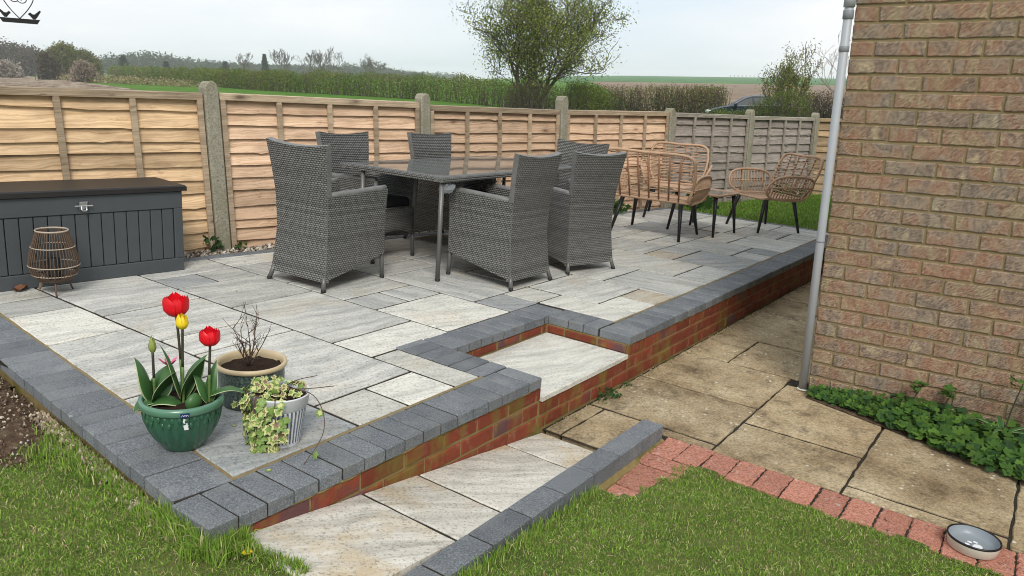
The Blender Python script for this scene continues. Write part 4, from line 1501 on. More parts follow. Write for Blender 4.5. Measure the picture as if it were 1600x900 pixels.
def build_path():
    H0 = -0.28
    pl = [(1.79, 0.03), (1.79, -0.50), (1.88, -0.50), (1.88, -3.4), (3.372, -3.4), (3.372, -0.83), (9.5, -0.83), (9.5, 0.03)][::-1]
    n = len(pl)
    V = [tuple(W(u, v, H0 - 0.008)) for u, v in pl]
    path = ob('path', MB().add(V, [tuple(range(n))]).mesh('path', 'joint_dark'), kind='structure')
    flags = [(1.79, 2.23, -.085, .008), (1.79, 2.23, -.372, -.085), (2.23, 2.83, -.70, .008), (2.145, 2.23, -.70, -.375), (2.83, 3.47, -.70, .008), (2.60, 3.352, -1.285, -.70), (2.145, 2.60, -1.285, -.70),
             (2.25, 3.352, -1.905, -1.285), (2.145, 2.25, -1.905, -1.285), (2.145, 3.352, -2.6, -1.905), (2.145, 3.352, -3.3, -2.6), (3.47, 4.08, -.29, .008), (3.47, 4.08, -.81, -.29),
             (4.08, 4.92, -.81, .008), (4.92, 5.5, -.40, .008), (4.92, 5.5, -.81, -.40), (5.5, 6.3, -.81, .008), (6.3, 7.1, -.81, .008), (7.1, 7.9, -.81, .008), (7.9, 8.9, -.81, .008)]
    for u0, u1, v0, v1 in flags:
        g = 0.0075
        cu, cv = (u0 + u1) / 2, (v0 + v1) / 2
        a, b = u1 - u0 - 2 * g * 1.6, v1 - v0 - 2 * g * 0.75
        lp = rough_poly(rect(a, b), 0.05, 0.004)
        V, F = prism(lp, 0.05, 0.004, -0.05)
        M = frame(cu, cv, H0 + random.uniform(-0.001, 0.002)) @ Matrix.Rotation(random.uniform(-0.004, 0.004), 4, 'X') @ Matrix.Rotation(random.uniform(-0.003, 0.003), 4, 'Y')
        ob('flagstone', MB().add(V, F).mesh('flagstone', 'flagstone'), M, path)
    # pink brick edging
    ed = thing('brick_edging', 'worn pink brick edging between the lawn and the old path', 'edging', Matrix.Identity(4))
    V = [tuple(W(u, v, -0.2805)) for u, v in ((1.37, -0.49), (1.37, -0.70), (1.925, -0.70), (1.925, -3.25), (2.137, -3.25), (2.137, -0.49))]
    ob('bed_joint', MB().add(V, [(0, 1, 2, 3, 4, 5)]).mesh('bed_joint', 'joint_dark'), None, ed)
    ms = []
    for k in range(6):
        V, F = prism(rough_poly(rect(0.216, 0.115), 0.016, 0.0032), 0.06, random.uniform(0.004, 0.006), -0.06)
        V = [(x, y, z + random.uniform(-0.0012, 0.0012)) for x, y, z in V]
        ms.append(MB().add(V, F).mesh('brick', 'pink_brick'))
    v = -0.487
    k = 0
    while v > -3.3:
        ob('brick', random.choice(ms), frame(2.030 + random.uniform(-0.004, 0.004), v - 0.06, -0.275 + random.uniform(-0.004, 0.004), random.uniform(-0.02, 0.02)), ed)
        v -= 0.1208
    u = 1.91
    while u > 1.36:
        ob('brick', random.choice(ms), frame(u - 0.062, -0.595 + random.uniform(-0.008, 0.008), -0.272 + random.uniform(-0.003, 0.003), R(90) + random.uniform(-0.03, 0.03)), ed)
        u -= 0.124
    # moss and grit where path meets wall
    n = 900
    uu = rng.uniform(1.8, 6.5, n)
    vv = -np.abs(rng.normal(0, 0.035, n)) + 0.004
    P = np.array([W(a, b, H0 + 0.003) for a, b in zip(uu, vv)])
    cols = np.where(rng.uniform(size=(n, 1)) < 0.35, np.array([[0.09, 0.13, 0.02]]), np.array([[0.28, 0.22, 0.13]])) * (1 + rng.uniform(-0.4, 0.4, (n, 1)))
    o = ob('grit', leaf_cards(P, rng.uniform(0.004, 0.012, n), cols, 'grit', mat='pebble', aspect=1.0, up=0.6), kind='stuff')
    o['label'] = 'moss and grit along the foot of the red brick wall'
    o['category'] = 'grit'
    weed('weed', 'small green weed at the wall foot beside the step', 2.36, -0.045, H0, 46, 0.075, 0.03)
    weed('weed', 'tiny weed at the wall foot right of the step', 2.62, -0.01, H0, 14, 0.03, 0.016)


def weed(name, label, u, v, h, n, rad, size, colr=(0.055, 0.115, 0.035), cat='weed', tall=0.6):
    a = rng.uniform(0, 6.28, n)
    r = np.sqrt(rng.uniform(0, 1, n)) * rad
    P = np.stack([r * np.cos(a), r * np.sin(a), rng.uniform(0.002, rad * tall, n)], 1)
    o = thing(name, label, cat, frame(u, v, h))
    ob('leaves', leaf_cards(P, rng.uniform(0.6, 1.3, n) * size, shade(colr, n), 'leaves', aspect=0.7, up=0.5), parent=o)
    return o


# ------------------------------------------------------------------ house
HU, HV, HZ = 3.366, -0.820, -0.296


def build_house():
    h = thing('brick_house', 'corner of a buff and pink rustic brick house at the right edge', 'house', Matrix.Translation((HU, HV, -0.6)))
    Mi = Matrix.Translation((-HU, -HV, 0.6))
    # solid body behind the brick face
    V, F = prism([(HU + 0.007, -7.0), (HU + 6, -7.0), (HU + 6, HV - 0.002), (HU + 0.007, HV - 0.002)], 3.2, 0.002, -0.6)
    ob('wall', MB().add(V, F).mesh('wall', 'house_mortar'), Mi, h)
    rf = []
    V = [(HU - 0.05, HV + 0.2, 2.6), (HU - 0.05, -7.2, 2.6), (HU - 0.05, -3.9, 4.6), (HU + 6.1, HV + 0.2, 2.6), (HU + 6.1, -7.2, 2.6), (HU + 6.1, -3.9, 4.6)]
    ob('roof', MB().add(V, [(0, 1, 2), (5, 4, 3), (0, 3, 4, 1), (1, 4, 5, 2), (2, 5, 3, 0)]).mesh('roof', 'box_lid'), Mi, h)
    CH, BL = 0.0853, 0.245
    bw, bh = BL - 0.0115, CH - 0.0125
    full = []
    for k in range(8):
        lp = rough_poly(rect(bh, bw), 0.022, 0.0026)
        V, F = prism(lp, 0.05, random.uniform(0.003, 0.006), -0.05)
        full.append(MB().add(V, F).mesh('brick', 'house_brick'))
    half = []
    for k in range(3):
        V, F = prism(rough_poly(rect(bh, 0.108), 0.03, 0.0014), 0.05, 0.005, -0.05)
        half.append(MB().add(V, F).mesh('brick', 'house_brick'))
    # brick local x = height, y = along the wall, z = out of the wall (towards -u)
    B = Matrix(((0, 0, -1, 0), (0, -1, 0, 0), (-1, 0, 0, 0), (0, 0, 0, 1)))
    cnt = 0
    rest = MB()
    for k in range(-3, 34):
        zc = HZ + CH * (k + 0.5)
        v = HV
        first = (k % 2 == 0)
        while v > -4.6:
            wd = 0.108 if (first and v == HV) else bw
            me = random.choice(half if wd < 0.2 else full)
            M = Matrix.Translation((HU + random.uniform(-0.0018, 0.0018), v - wd / 2, zc)) @ B @ Matrix.Rotation(random.uniform(-0.005, 0.005), 4, 'Z')
            if v > -2.55 and zc < 2.0 and cnt < 300:
                ob('brick', me, Mi @ M, h)
                cnt += 1
            else:
                MM = Mi @ M
                rest.add([MM @ x.co for x in me.vertices], [tuple(p.vertices) for p in me.polygons])
            v -= wd + 0.0115
    ob('brickwork', rest.mesh('brickwork', 'house_brick'), None, h, kind='stuff')
    # downpipe
    pz = W(3.33, -0.79, -0.28).z
    dp = thing('downpipe', 'pale grey plastic downpipe on the corner of the brick house', 'downpipe', upright((3.335, -0.796, pz)))
    ob('pipe', MB().add(*tube([(0, 0, 0.005), (0, 0, 1.0), (0, 0, 3.0)], 0.0225, 20)).mesh('pipe', 'pipe_grey', True), None, dp)
    for zz, hh, r_ in ((1.60 - pz, 0.045, 0.027), (1.437 - pz, 0.030, 0.0255), (0.42 - pz, 0.012, 0.0238)):
        V, F = lathe([(r_ - 0.003, 0), (r_, 0.002), (r_, hh - 0.002), (r_ - 0.003, hh)], 20)
        ob('socket', MB().add(V, F).mesh('socket', 'pipe_band', True), Matrix.Translation((0, 0, zz)), dp)
    V, F = tube([(0, 0, 1.66 - pz), (0, 0, 1.74 - pz)], 0.029, 20)
    ob('coupler', MB().add(V, F).mesh('coupler', 'pipe_grey', True), None, dp)
    # pale cable along the foot of the wall
    pts = curve_pts([W(3.30, -0.775, -0.265), W(3.285, -0.80, -0.268), W(3.30, -0.86, -0.262), W(3.352, -0.95, -0.245), W(3.353, -1.2, -0.232), W(3.352, -1.6, -0.222), W(3.353, -2.1, -0.215), W(3.353, -2.8, -0.205)], 6)
    thing('cable', 'thin pale cable along the foot of the house wall', 'cable', None, me=MB().add(*tube(pts, 0.0048, 6)).mesh('cable', 'cable_white', True))


# ------------------------------------------------------------------ lawn, soil, ground plants
def lawn_rel(u, v):
    return float(np.interp(u, [-5, 0, 0.25, 0.5, 1.4, 1.9, 3], [-0.060, -0.062, -0.100, -0.150, -0.228, -0.266, -0.275]))


def left_of_patio(u, v):
    return NL[0] * u + NL[1] * v < -0.006


def on_lawn(u, v):
    """the front lawn's outline"""
    if v > -0.02:
        return left_of_patio(u, v)
    if u > 0.115 + 0.02 * math.sin(v * 19) and v > -0.376 - (2.09 - u) * 0.037 - 0.117 and u < 2.2:
        return False
    if u > 1.37 and v > -0.66 - 0.02 * math.sin(u * 40):
        return False
    if u > 1.918 + 0.01 * math.sin(v * 30):
        return False
    return True


def bumps(u, v):
    return 0.005 * math.sin(u * 13 + v * 7) + 0.004 * math.sin(v * 17 - u * 5)


def soil_edge(u):
    return 1.02 + 0.10 * math.sin(u * 9) + 0.05 * math.sin(u * 23)


def build_lawn():
    st = 0.04
    us = np.arange(-3.5, 2.1, st)
    vs = np.arange(-4.5, 4.2, st)
    idx = {}
    V, F, Fs = [], [], []

    def vid(i, j):
        if (i, j) not in idx:
            u, v = us[0] + i * st, vs[0] + j * st
            idx[(i, j)] = len(V)
            V.append(tuple(W(u, v, lawn_rel(u, v) - 0.012 + bumps(u, v))))
        return idx[(i, j)]
    for i in range(len(us) - 1):
        for j in range(len(vs) - 1):
            u, v = us[i] + st / 2, vs[j] + st / 2
            if on_lawn(u + st * 0.0, v) or on_lawn(u - st, v) and on_lawn(u, v - st):
                f = (vid(i, j), vid(i + 1, j), vid(i + 1, j + 1), vid(i, j + 1))
                (Fs if (v > soil_edge(u) and u < 0.8) else F).append(f)
    lawn = ob('lawn', MB().add(V, F).mesh('lawn', 'lawn_soil', True), kind='structure')
    # soil bed, lumpier
    used = sorted({k for f in Fs for k in f})
    re = {k: i for i, k in enumerate(used)}
    SVt = [(V[k][0], V[k][1], V[k][2] - 0.005 + random.uniform(-0.009, 0.012)) for k in used]
    ob('soil_bed', MB().add(SVt, [tuple(re[k] for k in f) for f in Fs]).mesh('soil_bed', 'soil', True), kind='structure')
    # far lawn beyond the patio
    pl = [(8.11, -0.83), (14.6, -0.83), (14.6, 1.6), (12.4, 1.7), (8.11, 2.32)]
    ob('far_lawn', MB().add([tuple(W(u, v, -0.035)) for u, v in pl], [tuple(range(5))]).mesh('far_lawn', 'lawn_soil'), kind='structure')

    def blades(name, label, pts, hmin, hmax, wd, cols, wts, bend=1.0):
        n = len(pts)
        P = np.asarray(pts)
        hgt = rng.uniform(hmin, hmax, n) * (0.75 + 0.5 * rng.uniform(size=n))
        a = rng.uniform(0, 6.28, n)
        la = rng.uniform(0, 6.28, n)
        ln = np.abs(rng.normal(0, bend, n))
        side = np.stack([np.cos(a), np.sin(a), np.zeros(n)], 1) * (wd * rng.uniform(0.6, 1.3, n))[:, None] * 0.5
        out = np.stack([np.cos(la), np.sin(la), np.zeros(n)], 1) * (ln * hgt)[:, None]
        up = np.array([[0, 0, 1.0]])
        b0, b1 = P - side, P + side
        mid = P + out * 0.35 + up * (hgt * 0.6)[:, None]
        m0, m1 = mid - side * 0.8, mid + side * 0.8
        tip = P + out + up * (hgt * (1 - 0.25 * np.minimum(ln, 1.5)))[:, None]
        VV = np.stack([b0, b1, m1, m0, tip], 1).reshape(-1, 3)
        k = np.arange(n)[:, None] * 5
        FF = np.concatenate([k + np.array([[0, 1, 2]]), k + np.array([[0, 2, 3]]), k + np.array([[3, 2, 4]])], 1).reshape(-1, 3)
        ci = rng.choice(len(cols), n, p=wts)
        C = np.asarray(cols)[ci] * (1 + rng.uniform(-0.3, 0.3, (n, 1)))
        C = np.repeat(C, 3, 0)
        o = ob(name, np_mesh(name, VV, FF, 'grass', C), kind='stuff')
        o['label'] = label
        o['category'] = 'grass'
        return o
    GC = [(0.180, 0.315, 0.042), (0.245, 0.375, 0.055), (0.33, 0.415, 0.095), (0.125, 0.240, 0.032), (0.58, 0.52, 0.28), (0.32, 0.23, 0.12)]
    GW = [0.29, 0.27, 0.14, 0.15, 0.10, 0.05]

    def scatter(n, u0, u1, v0, v1, ok, dens=None):
        out = []
        U = rng.uniform(u0, u1, n)
        Vv = rng.uniform(v0, v1, n)
        K = rng.uniform(0, 1, n)
        for u, v, k in zip(U, Vv, K):
            if not ok(u, v):
                continue
            if dens is not None and k > dens(u, v):
                continue
            out.append(W(u, v, lawn_rel(u, v) - 0.014 + bumps(u, v)))
        return [tuple(p) for p in out]

    def patchy(u, v):
        q_ = math.sin(u * 7.3 + 1.7 * math.sin(v * 5.1)) + math.sin(v * 8.7 + 1.3 * math.sin(u * 6.3)) + 0.8 * math.sin(u * 21 + v * 17)
        return 1.0 if q_ > -1.1 else 0.6
    okl = lambda u, v: on_lawn(u, v) and not (v > soil_edge(u) + random.gauss(0, 0.05))
    pts = scatter(150000, -1.3, 0.45, -1.0, 1.3, lambda u, v: okl(u, v) and (v > -0.48 or u < 0.1), patchy)
    blades('grass', 'short patchy lawn grass left of the patio corner', pts, 0.006, 0.019, 0.0034, GC, GW)
    pts = scatter(145000, 0.1, 1.95, -2.7, -0.48, okl, patchy)
    blades('grass', 'short lawn grass between the ramp kerb and pink bricks', pts, 0.006, 0.019, 0.0034, GC, GW)
    # longer tufts along edges
    pts = []
    for _ in range(1900):
        l = random.uniform(-0.02, 1.15)
        dd = -0.012 - abs(random.gauss(0, 0.03))
        u, v = EL[0] * l + NL[0] * dd, EL[1] * l + NL[1] * dd
        pts.append(tuple(W(u, v, lawn_rel(u, v) - 0.012)))
    for _ in range(1100):
        u = random.uniform(0.25, 1.42)
        v = -0.376 - (2.09 - u) * 0.037 - 0.118 - abs(random.gauss(0, 0.02))
        pts.append(tuple(W(u, v, lawn_rel(u, v) - 0.012)))
    for _ in range(900):
        v = random.uniform(-0.28, -0.02)
        u = 0.115 + 0.02 * math.sin(v * 19) - abs(random.gauss(0, 0.02))
        pts.append(tuple(W(u, v, lawn_rel(u, v) - 0.01)))
    for cu, cv in ((0.02, -0.03), (0.07, -0.035), (0.10, -0.05), (0.045, -0.06), (-0.03, 0.66), (-0.02, 0.78), (-0.04, 0.9), (0.0, 1.0), (-0.08, 0.95), (-0.02, 0.30), (0.03, 0.12)):
        for _ in range(80):
            pts.append(tuple(W(cu + random.gauss(0, 0.022), cv + random.gauss(0, 0.03), -0.07)))
    pts = [p for p in pts if on_lawn(p[0], p[1])]
    blades('grass', 'longer grass tufts along the coping and kerb edges', pts, 0.018, 0.048, 0.0034, GC[:5], [0.3, 0.3, 0.2, 0.12, 0.08], 0.5)
    pts = []
    for _ in range(900):
        l = random.uniform(-0.03, 0.26)
        dd = -0.008 - abs(random.gauss(0, 0.022))
        u, v = EL[0] * l + NL[0] * dd, EL[1] * l + NL[1] * dd
        pts.append(tuple(W(u, v, -0.070)))
    for _ in range(700):
        u, v = random.uniform(-0.04, 0.13), -0.008 - abs(random.gauss(0, 0.03))
        pts.append(tuple(W(u, v, -0.072 - 0.1 * max(u, 0))))
    pts = [p for p in pts if on_lawn(p[0], p[1])]
    blades('grass', 'long grass growing over the near corner coping block', pts, 0.040, 0.080, 0.0036, GC[:5], [0.3, 0.3, 0.2, 0.12, 0.08], 0.5)
    # far lawn grass
    U = rng.uniform(8.13, 14.2, 42000)
    Vv = rng.uniform(-0.8, 2.3, 42000)
    pts = [tuple(W(u, v, -0.037)) for u, v in zip(U, Vv) if v < 2.32 - 0.16 * (u - 8.11) + 0.02]
    blades('grass', 'bright green lawn beyond the far end of the patio', pts, 0.03, 0.065, 0.012, [(0.14, 0.28, 0.035), (0.19, 0.34, 0.045), (0.25, 0.36, 0.07), (0.32, 0.31, 0.11)], [0.38, 0.36, 0.18, 0.08])
    # pebbles in the soil bed and along the fence
    oc = np.array([(1, 0, 0), (-1, 0, 0), (0, 1, 0), (0, -1, 0), (0, 0, 1), (0, 0, -1)], float)
    of = np.array([(0, 2, 4), (2, 1, 4), (1, 3, 4), (3, 0, 4), (2, 0, 5), (1, 2, 5), (3, 1, 5), (0, 3, 5)])

    def pebbles(name, label, pts, s0, s1, cols):
        n = len(pts)
        s = rng.uniform(s0, s1, (n, 1, 1)) * (1 + rng.uniform(-0.4, 0.4, (n, 1, 3)))
        VV = (oc[None] * (1 + rng.uniform(-0.25, 0.25, (n, 6, 3)))) * s + np.asarray(pts)[:, None, :]
        FF = (of[None] + 6 * np.arange(n)[:, None, None]).reshape(-1, 3)
        C = np.asarray(cols)[rng.integers(0, len(cols), n)] * (1 + rng.uniform(-0.3, 0.3, (n, 1)))
        o = ob(name, np_mesh(name, VV.reshape(-1, 3), FF, 'pebble', np.repeat(C, 8, 0)), kind='stuff')
        o['label'] = label
        o['category'] = 'pebbles'
    PC = [(0.14, 0.095, 0.062), (0.10, 0.065, 0.042), (0.19, 0.14, 0.095), (0.24, 0.185, 0.13), (0.09, 0.06, 0.04), (0.42, 0.37, 0.30)]
    pts = []
    for _ in range(16000):
        u, v = random.uniform(-1.3, 0.35), random.uniform(0.85, 3.2)
        if left_of_patio(u + 0.01, v) and v > soil_edge(u) + random.gauss(-0.03, 0.08):
            pts.append(tuple(W(u, v, -0.074 + random.uniform(-0.002, 0.006))))
    pebbles('stones', 'stones and clods in the brown soil bed left of the patio', pts, 0.0025, 0.0075, PC)
    pts = []
    for _ in range(700):
        l = random.uniform(0.05, 1.3)
        dd = -0.01 - abs(random.gauss(0, 0.025))
        pts.append(tuple(W(EL[0] * l + NL[0] * dd, EL[1] * l + NL[1] * dd, -0.068)))
    pebbles('stones', 'pale grit beside the left coping blocks', pts, 0.004, 0.012, [(0.42, 0.36, 0.27), (0.30, 0.24, 0.16), (0.2, 0.15, 0.1)])
    # gravel strip by the fence
    V = []
    m = 40
    for k in range(m + 1):
        u = 0.4 + 7.7 * k / m
        vb = back_v(u) + 0.10
        fs = (u - FP[0]) / math.cos(FA)
        vf = max(FP[1] + fs * math.sin(FA), vb + 0.03) + 0.06
        V += [W(u, vb, -0.012), W(u, vf, -0.005)]
    ob('gravel_strip', MB().add(V, [(2 * k, 2 * k + 2, 2 * k + 3, 2 * k + 1) for k in range(m)]).mesh('gravel_strip', 'soil'), kind='structure')
    pts = []
    for _ in range(2600):
        u = random.uniform(1.6, 8.0)
        vb = back_v(u) + 0.108
        vf = FP[1] + (u - FP[0]) * math.tan(FA) - 0.02
        if vf > vb:
            pts.append(tuple(W(u, random.uniform(vb, vf), -0.004)))
    pebbles('gravel', 'pale gravel between the patio and the fence foot', pts, 0.006, 0.016, [(0.42, 0.38, 0.31), (0.30, 0.26, 0.20), (0.16, 0.12, 0.09), (0.52, 0.48, 0.42)])
    u, v = fpt(-0.10, -0.05)
    weed('weed', 'little green weed at the foot of the first concrete post', u, v, 0.0, 40, 0.06, 0.05, (0.04, 0.10, 0.03), tall=1.6)
    u, v = fpt(0.12, -0.06)
    weed('weed', 'low weed on gravel just right of the first concrete post', u, v, 0.0, 30, 0.05, 0.03, (0.06, 0.11, 0.03))
    weed('weed', 'leafy weeds at the fence foot behind the sofa legs', *fpt(4.75, -0.08), 0.0, 60, 0.12, 0.08, (0.05, 0.12, 0.03), tall=1.0)
    weed('weed', 'leafy weed clump at the fence foot behind the coffee table', *fpt(6.4, -0.25), -0.03, 90, 0.22, 0.10, (0.06, 0.13, 0.03), tall=0.8)
    weed('weed', 'leafy weed clump at the fence foot behind the right rattan chair', *fpt(8.9, -0.2), -0.03, 90, 0.25, 0.10, (0.06, 0.13, 0.03), tall=0.8)


def build_ground_cover():
    # scalloped rounded leaf
    V = [(0, 0, 0)]
    m = 20
    for k in range(m):
        a = 2 * math.pi * k / m + math.pi / 2
        r = 0.5 * (1 + 0.17 * math.cos(5 * (a - math.pi / 2)))
        if k in (10,):
            r *= 0.25
        V.append((r * math.cos(a), r * math.sin(a), 0.10 * math.cos(5 * (a - math.pi / 2)) * 0.6 + 0.06))
    base = np.array(V)
    F = np.array([(0, 1 + k, 1 + (k + 1) % m) for k in range(m)])
    n = 1600
    VV, CC = [], []
    for i in range(n):
        v = -0.86 - random.random() ** 0.85 * 1.5
        tt = (-0.86 - v) / 1.5
        wd = 0.13 + 0.38 * smooth(0, 0.75, tt)
        x = random.random() ** 0.9
        u = 3.335 - x * wd
        hm = (0.04 + 0.075 * smooth(0, 0.35, tt)) * (1 - 0.6 * x ** 2)
        h = hm * random.uniform(0.25, 1.0) + 0.012
        s = random.uniform(0.030, 0.062) * (0.72 + 0.4 * tt)
        tilt = Quaternion(Vector((random.gauss(0, 1), random.gauss(0, 1), 0)).normalized(), abs(random.gauss(0.25, 0.32)))
        lean = Quaternion((0, 1, 0), -0.35 * x - 0.15)
        M = np.array((lean @ tilt @ Quaternion((0, 0, 1), random.uniform(0, 6.28))).to_matrix())
        P = base * s @ M.T + np.array(W(u, v, -0.28 + h))
        VV.append(P)
        k = random.random()
        c = np.array((0.060, 0.135, 0.022)) if k < 0.5 else np.array((0.095, 0.185, 0.028)) if k < 0.8 else np.array((0.032, 0.080, 0.022))
        CC.append(c * random.uniform(0.7, 1.25))
    VV = np.concatenate(VV)
    FF = (F[None] + (m + 1) * np.arange(n)[:, None, None]).reshape(-1, 3)
    me = np_mesh('ground_cover', VV, FF, 'leaf', np.repeat(np.array(CC), m, 0))
    o = ob('ground_cover', me, kind='stuff')
    o['label'] = 'leafy green ground cover plants along the foot of the house wall'
    o['category'] = 'plants'
    # dark soil strip
    V = [W(3.20, -0.85, -0.274), W(3.362, -0.85, -0.268), W(3.362, -2.6, -0.266), W(2.86, -2.6, -0.2735), W(3.0, -1.5, -0.2735)]
    ob('planting_strip', MB().add(V, [(0, 1, 2, 3, 4)][::-1]).mesh('planting_strip', 'soil'), kind='structure')

    # two taller stems
    def sprig(label, u, v, h, tops, bigleaf):
        o = thing('tall_plant', label, 'plant', frame(u, v, -0.27))
        pts = curve_pts([(0, 0, 0), (0.01, -0.015, h * 0.5), (0.0, -0.045, h)], 5)
        ob('stem', MB().add(*tube(pts, [0.005 - 0.003 * i / len(pts) for i in range(len(pts))], 5)).mesh('stem', 'stem_dark'), None, o)
        for (dx, dy, hz, s) in tops:
            for q_ in range(7):
                M = Matrix.Translation((dx + random.gauss(0, s * 0.35), dy + random.gauss(0, s * 0.35), hz + random.gauss(0, s * 0.3))) @ Matrix.Rotation(random.uniform(0, 6.28), 4, 'Z') @ Matrix.Rotation(random.gauss(0.5, 0.4), 4, 'X')
                P = [M @ (Vector(p) * s) for p in V0]
                mb = np_mesh('leaf', np.array([tuple(p) for p in P]), F, 'leaf', shade((0.075, 0.16, 0.03), m))
                ob('leaf', mb, None, o)
        if bigleaf:
            for a in (0.3, 1.6, 2.9, 4.2, 5.2):
                ob('leaf', blade_leaf(0.16, 0.026, 0.35).mesh('leaf', ['tulip_leaf', 'leaf_edge']), Matrix.Translation((0, 0, h * 0.18)) @ Matrix.Rotation(a, 4, 'Z') @ Matrix.Rotation(0.9, 4, 'Y'), o)
    V0 = base
    sprig('thin dark stem with a small leaf tuft above the ground cover', 3.28, -1.36, 0.21, [(0.0, -0.045, 0.20, 0.04), (-0.01, -0.02, 0.175, 0.03)], False)
    sprig('tall dark-stemmed plant at the right end of the ground cover', 3.22, -1.80, 0.42, [(0, -0.045, 0.41, 0.035), (-0.01, 0.0, 0.36, 0.035), (0.02, -0.13, 0.28, 0.07)], True)
    sprig('short leafy shoot between the two dark stems by the wall', 3.30, -1.50, 0.19, [(0, -0.03, 0.18, 0.05)], False)


def blade_leaf(ln, wd, curl=0.5, nseg=8, fold=0.35):
    """lance-shaped leaf with paler margins, growing along +z and arching to +x"""
    mb = MB()
    V, F = [], []
    mi = []
    for i in range(nseg + 1):
        t = i / nseg
        a = curl * t * t * 1.6
        x = ln * (t * math.sin(a) * 0.8)
        z = ln * t * (1 - 0.28 * math.sin(a) ** 2)
        w_ = wd * math.sin(math.pi * min(1, (t * 0.92 + 0.08)) ** 0.85) * 0.5 + 0.0008
        dx = fold * w_
        V += [(x + dx, -w_, z), (x + dx * 0.8, -w_ * 0.94, z), (x, 0, z), (x + dx * 0.8, w_ * 0.94, z), (x + dx, w_, z)]
    for i in range(nseg):
        for k in range(4):
            F.append((5 * i + k, 5 * i + k + 1, 5 * i + 6 + k, 5 * i + 5 + k))
            mi.append(1 if k in (0, 3) else 0)
    mb.v, mb.f, mb.mi = V, F, mi
    return mb


# ------------------------------------------------------------------ dining set
def grid_panel(fn, nu, nv, thick, uvs=(1, 1)):
    """curved sheet with thickness; fn(s,t)->Vector, s,t in 0..1; uv in metres by arc"""
    P = [[Vector(fn(i / nu, j / nv)) for j in range(nv + 1)] for i in range(nu + 1)]
    N = [[None] * (nv + 1) for _ in range(nu + 1)]
    for i in range(nu + 1):
        for j in range(nv + 1):
            a = P[min(i + 1, nu)][j] - P[max(i - 1, 0)][j]
            b = P[i][min(j + 1, nv)] - P[i][max(j - 1, 0)]
            N[i][j] = a.cross(b).normalized()
    V, UV, F = [], [], []
    sec = []
    for side in (0, 1):
        for i in range(nu + 1):
            for j in range(nv + 1):
                V.append(P[i][j] - N[i][j] * thick * side)
                x = (P[i][nv // 2] - P[0][nv // 2]).length
                UV.append((x, P[i][j].z))
    k = (nu + 1) * (nv + 1)
    id_ = lambda s, i, j: s * k + i * (nv + 1) + j
    for i in range(nu):
        for j in range(nv):
            F.append((id_(0, i, j), id_(0, i + 1, j), id_(0, i + 1, j + 1), id_(0, i, j + 1)))
            F.append((id_(1, i, j), id_(1, i, j + 1), id_(1, i + 1, j + 1), id_(1, i + 1, j)))
    for i in range(nu):
        for j in (0, nv):
            F.append((id_(0, i, j), id_(1, i, j), id_(1, i + 1, j), id_(0, i + 1, j)))
    for j in range(nv):
        for i in (0, nu):
            F.append((id_(0, i, j), id_(0, i, j + 1), id_(1, i, j + 1), id_(1, i, j)))
    return V, F, UV


def panel_mesh(name, V, F, UV, nu, nv):
    mb = MB().add(V, F, UV)
    k = 2 * nu * nv
    mb.mi = [0] * k + [1] * (len(F) - k)
    me = mb.mesh(name, ['wicker', 'wicker_edge'], False)
    return me


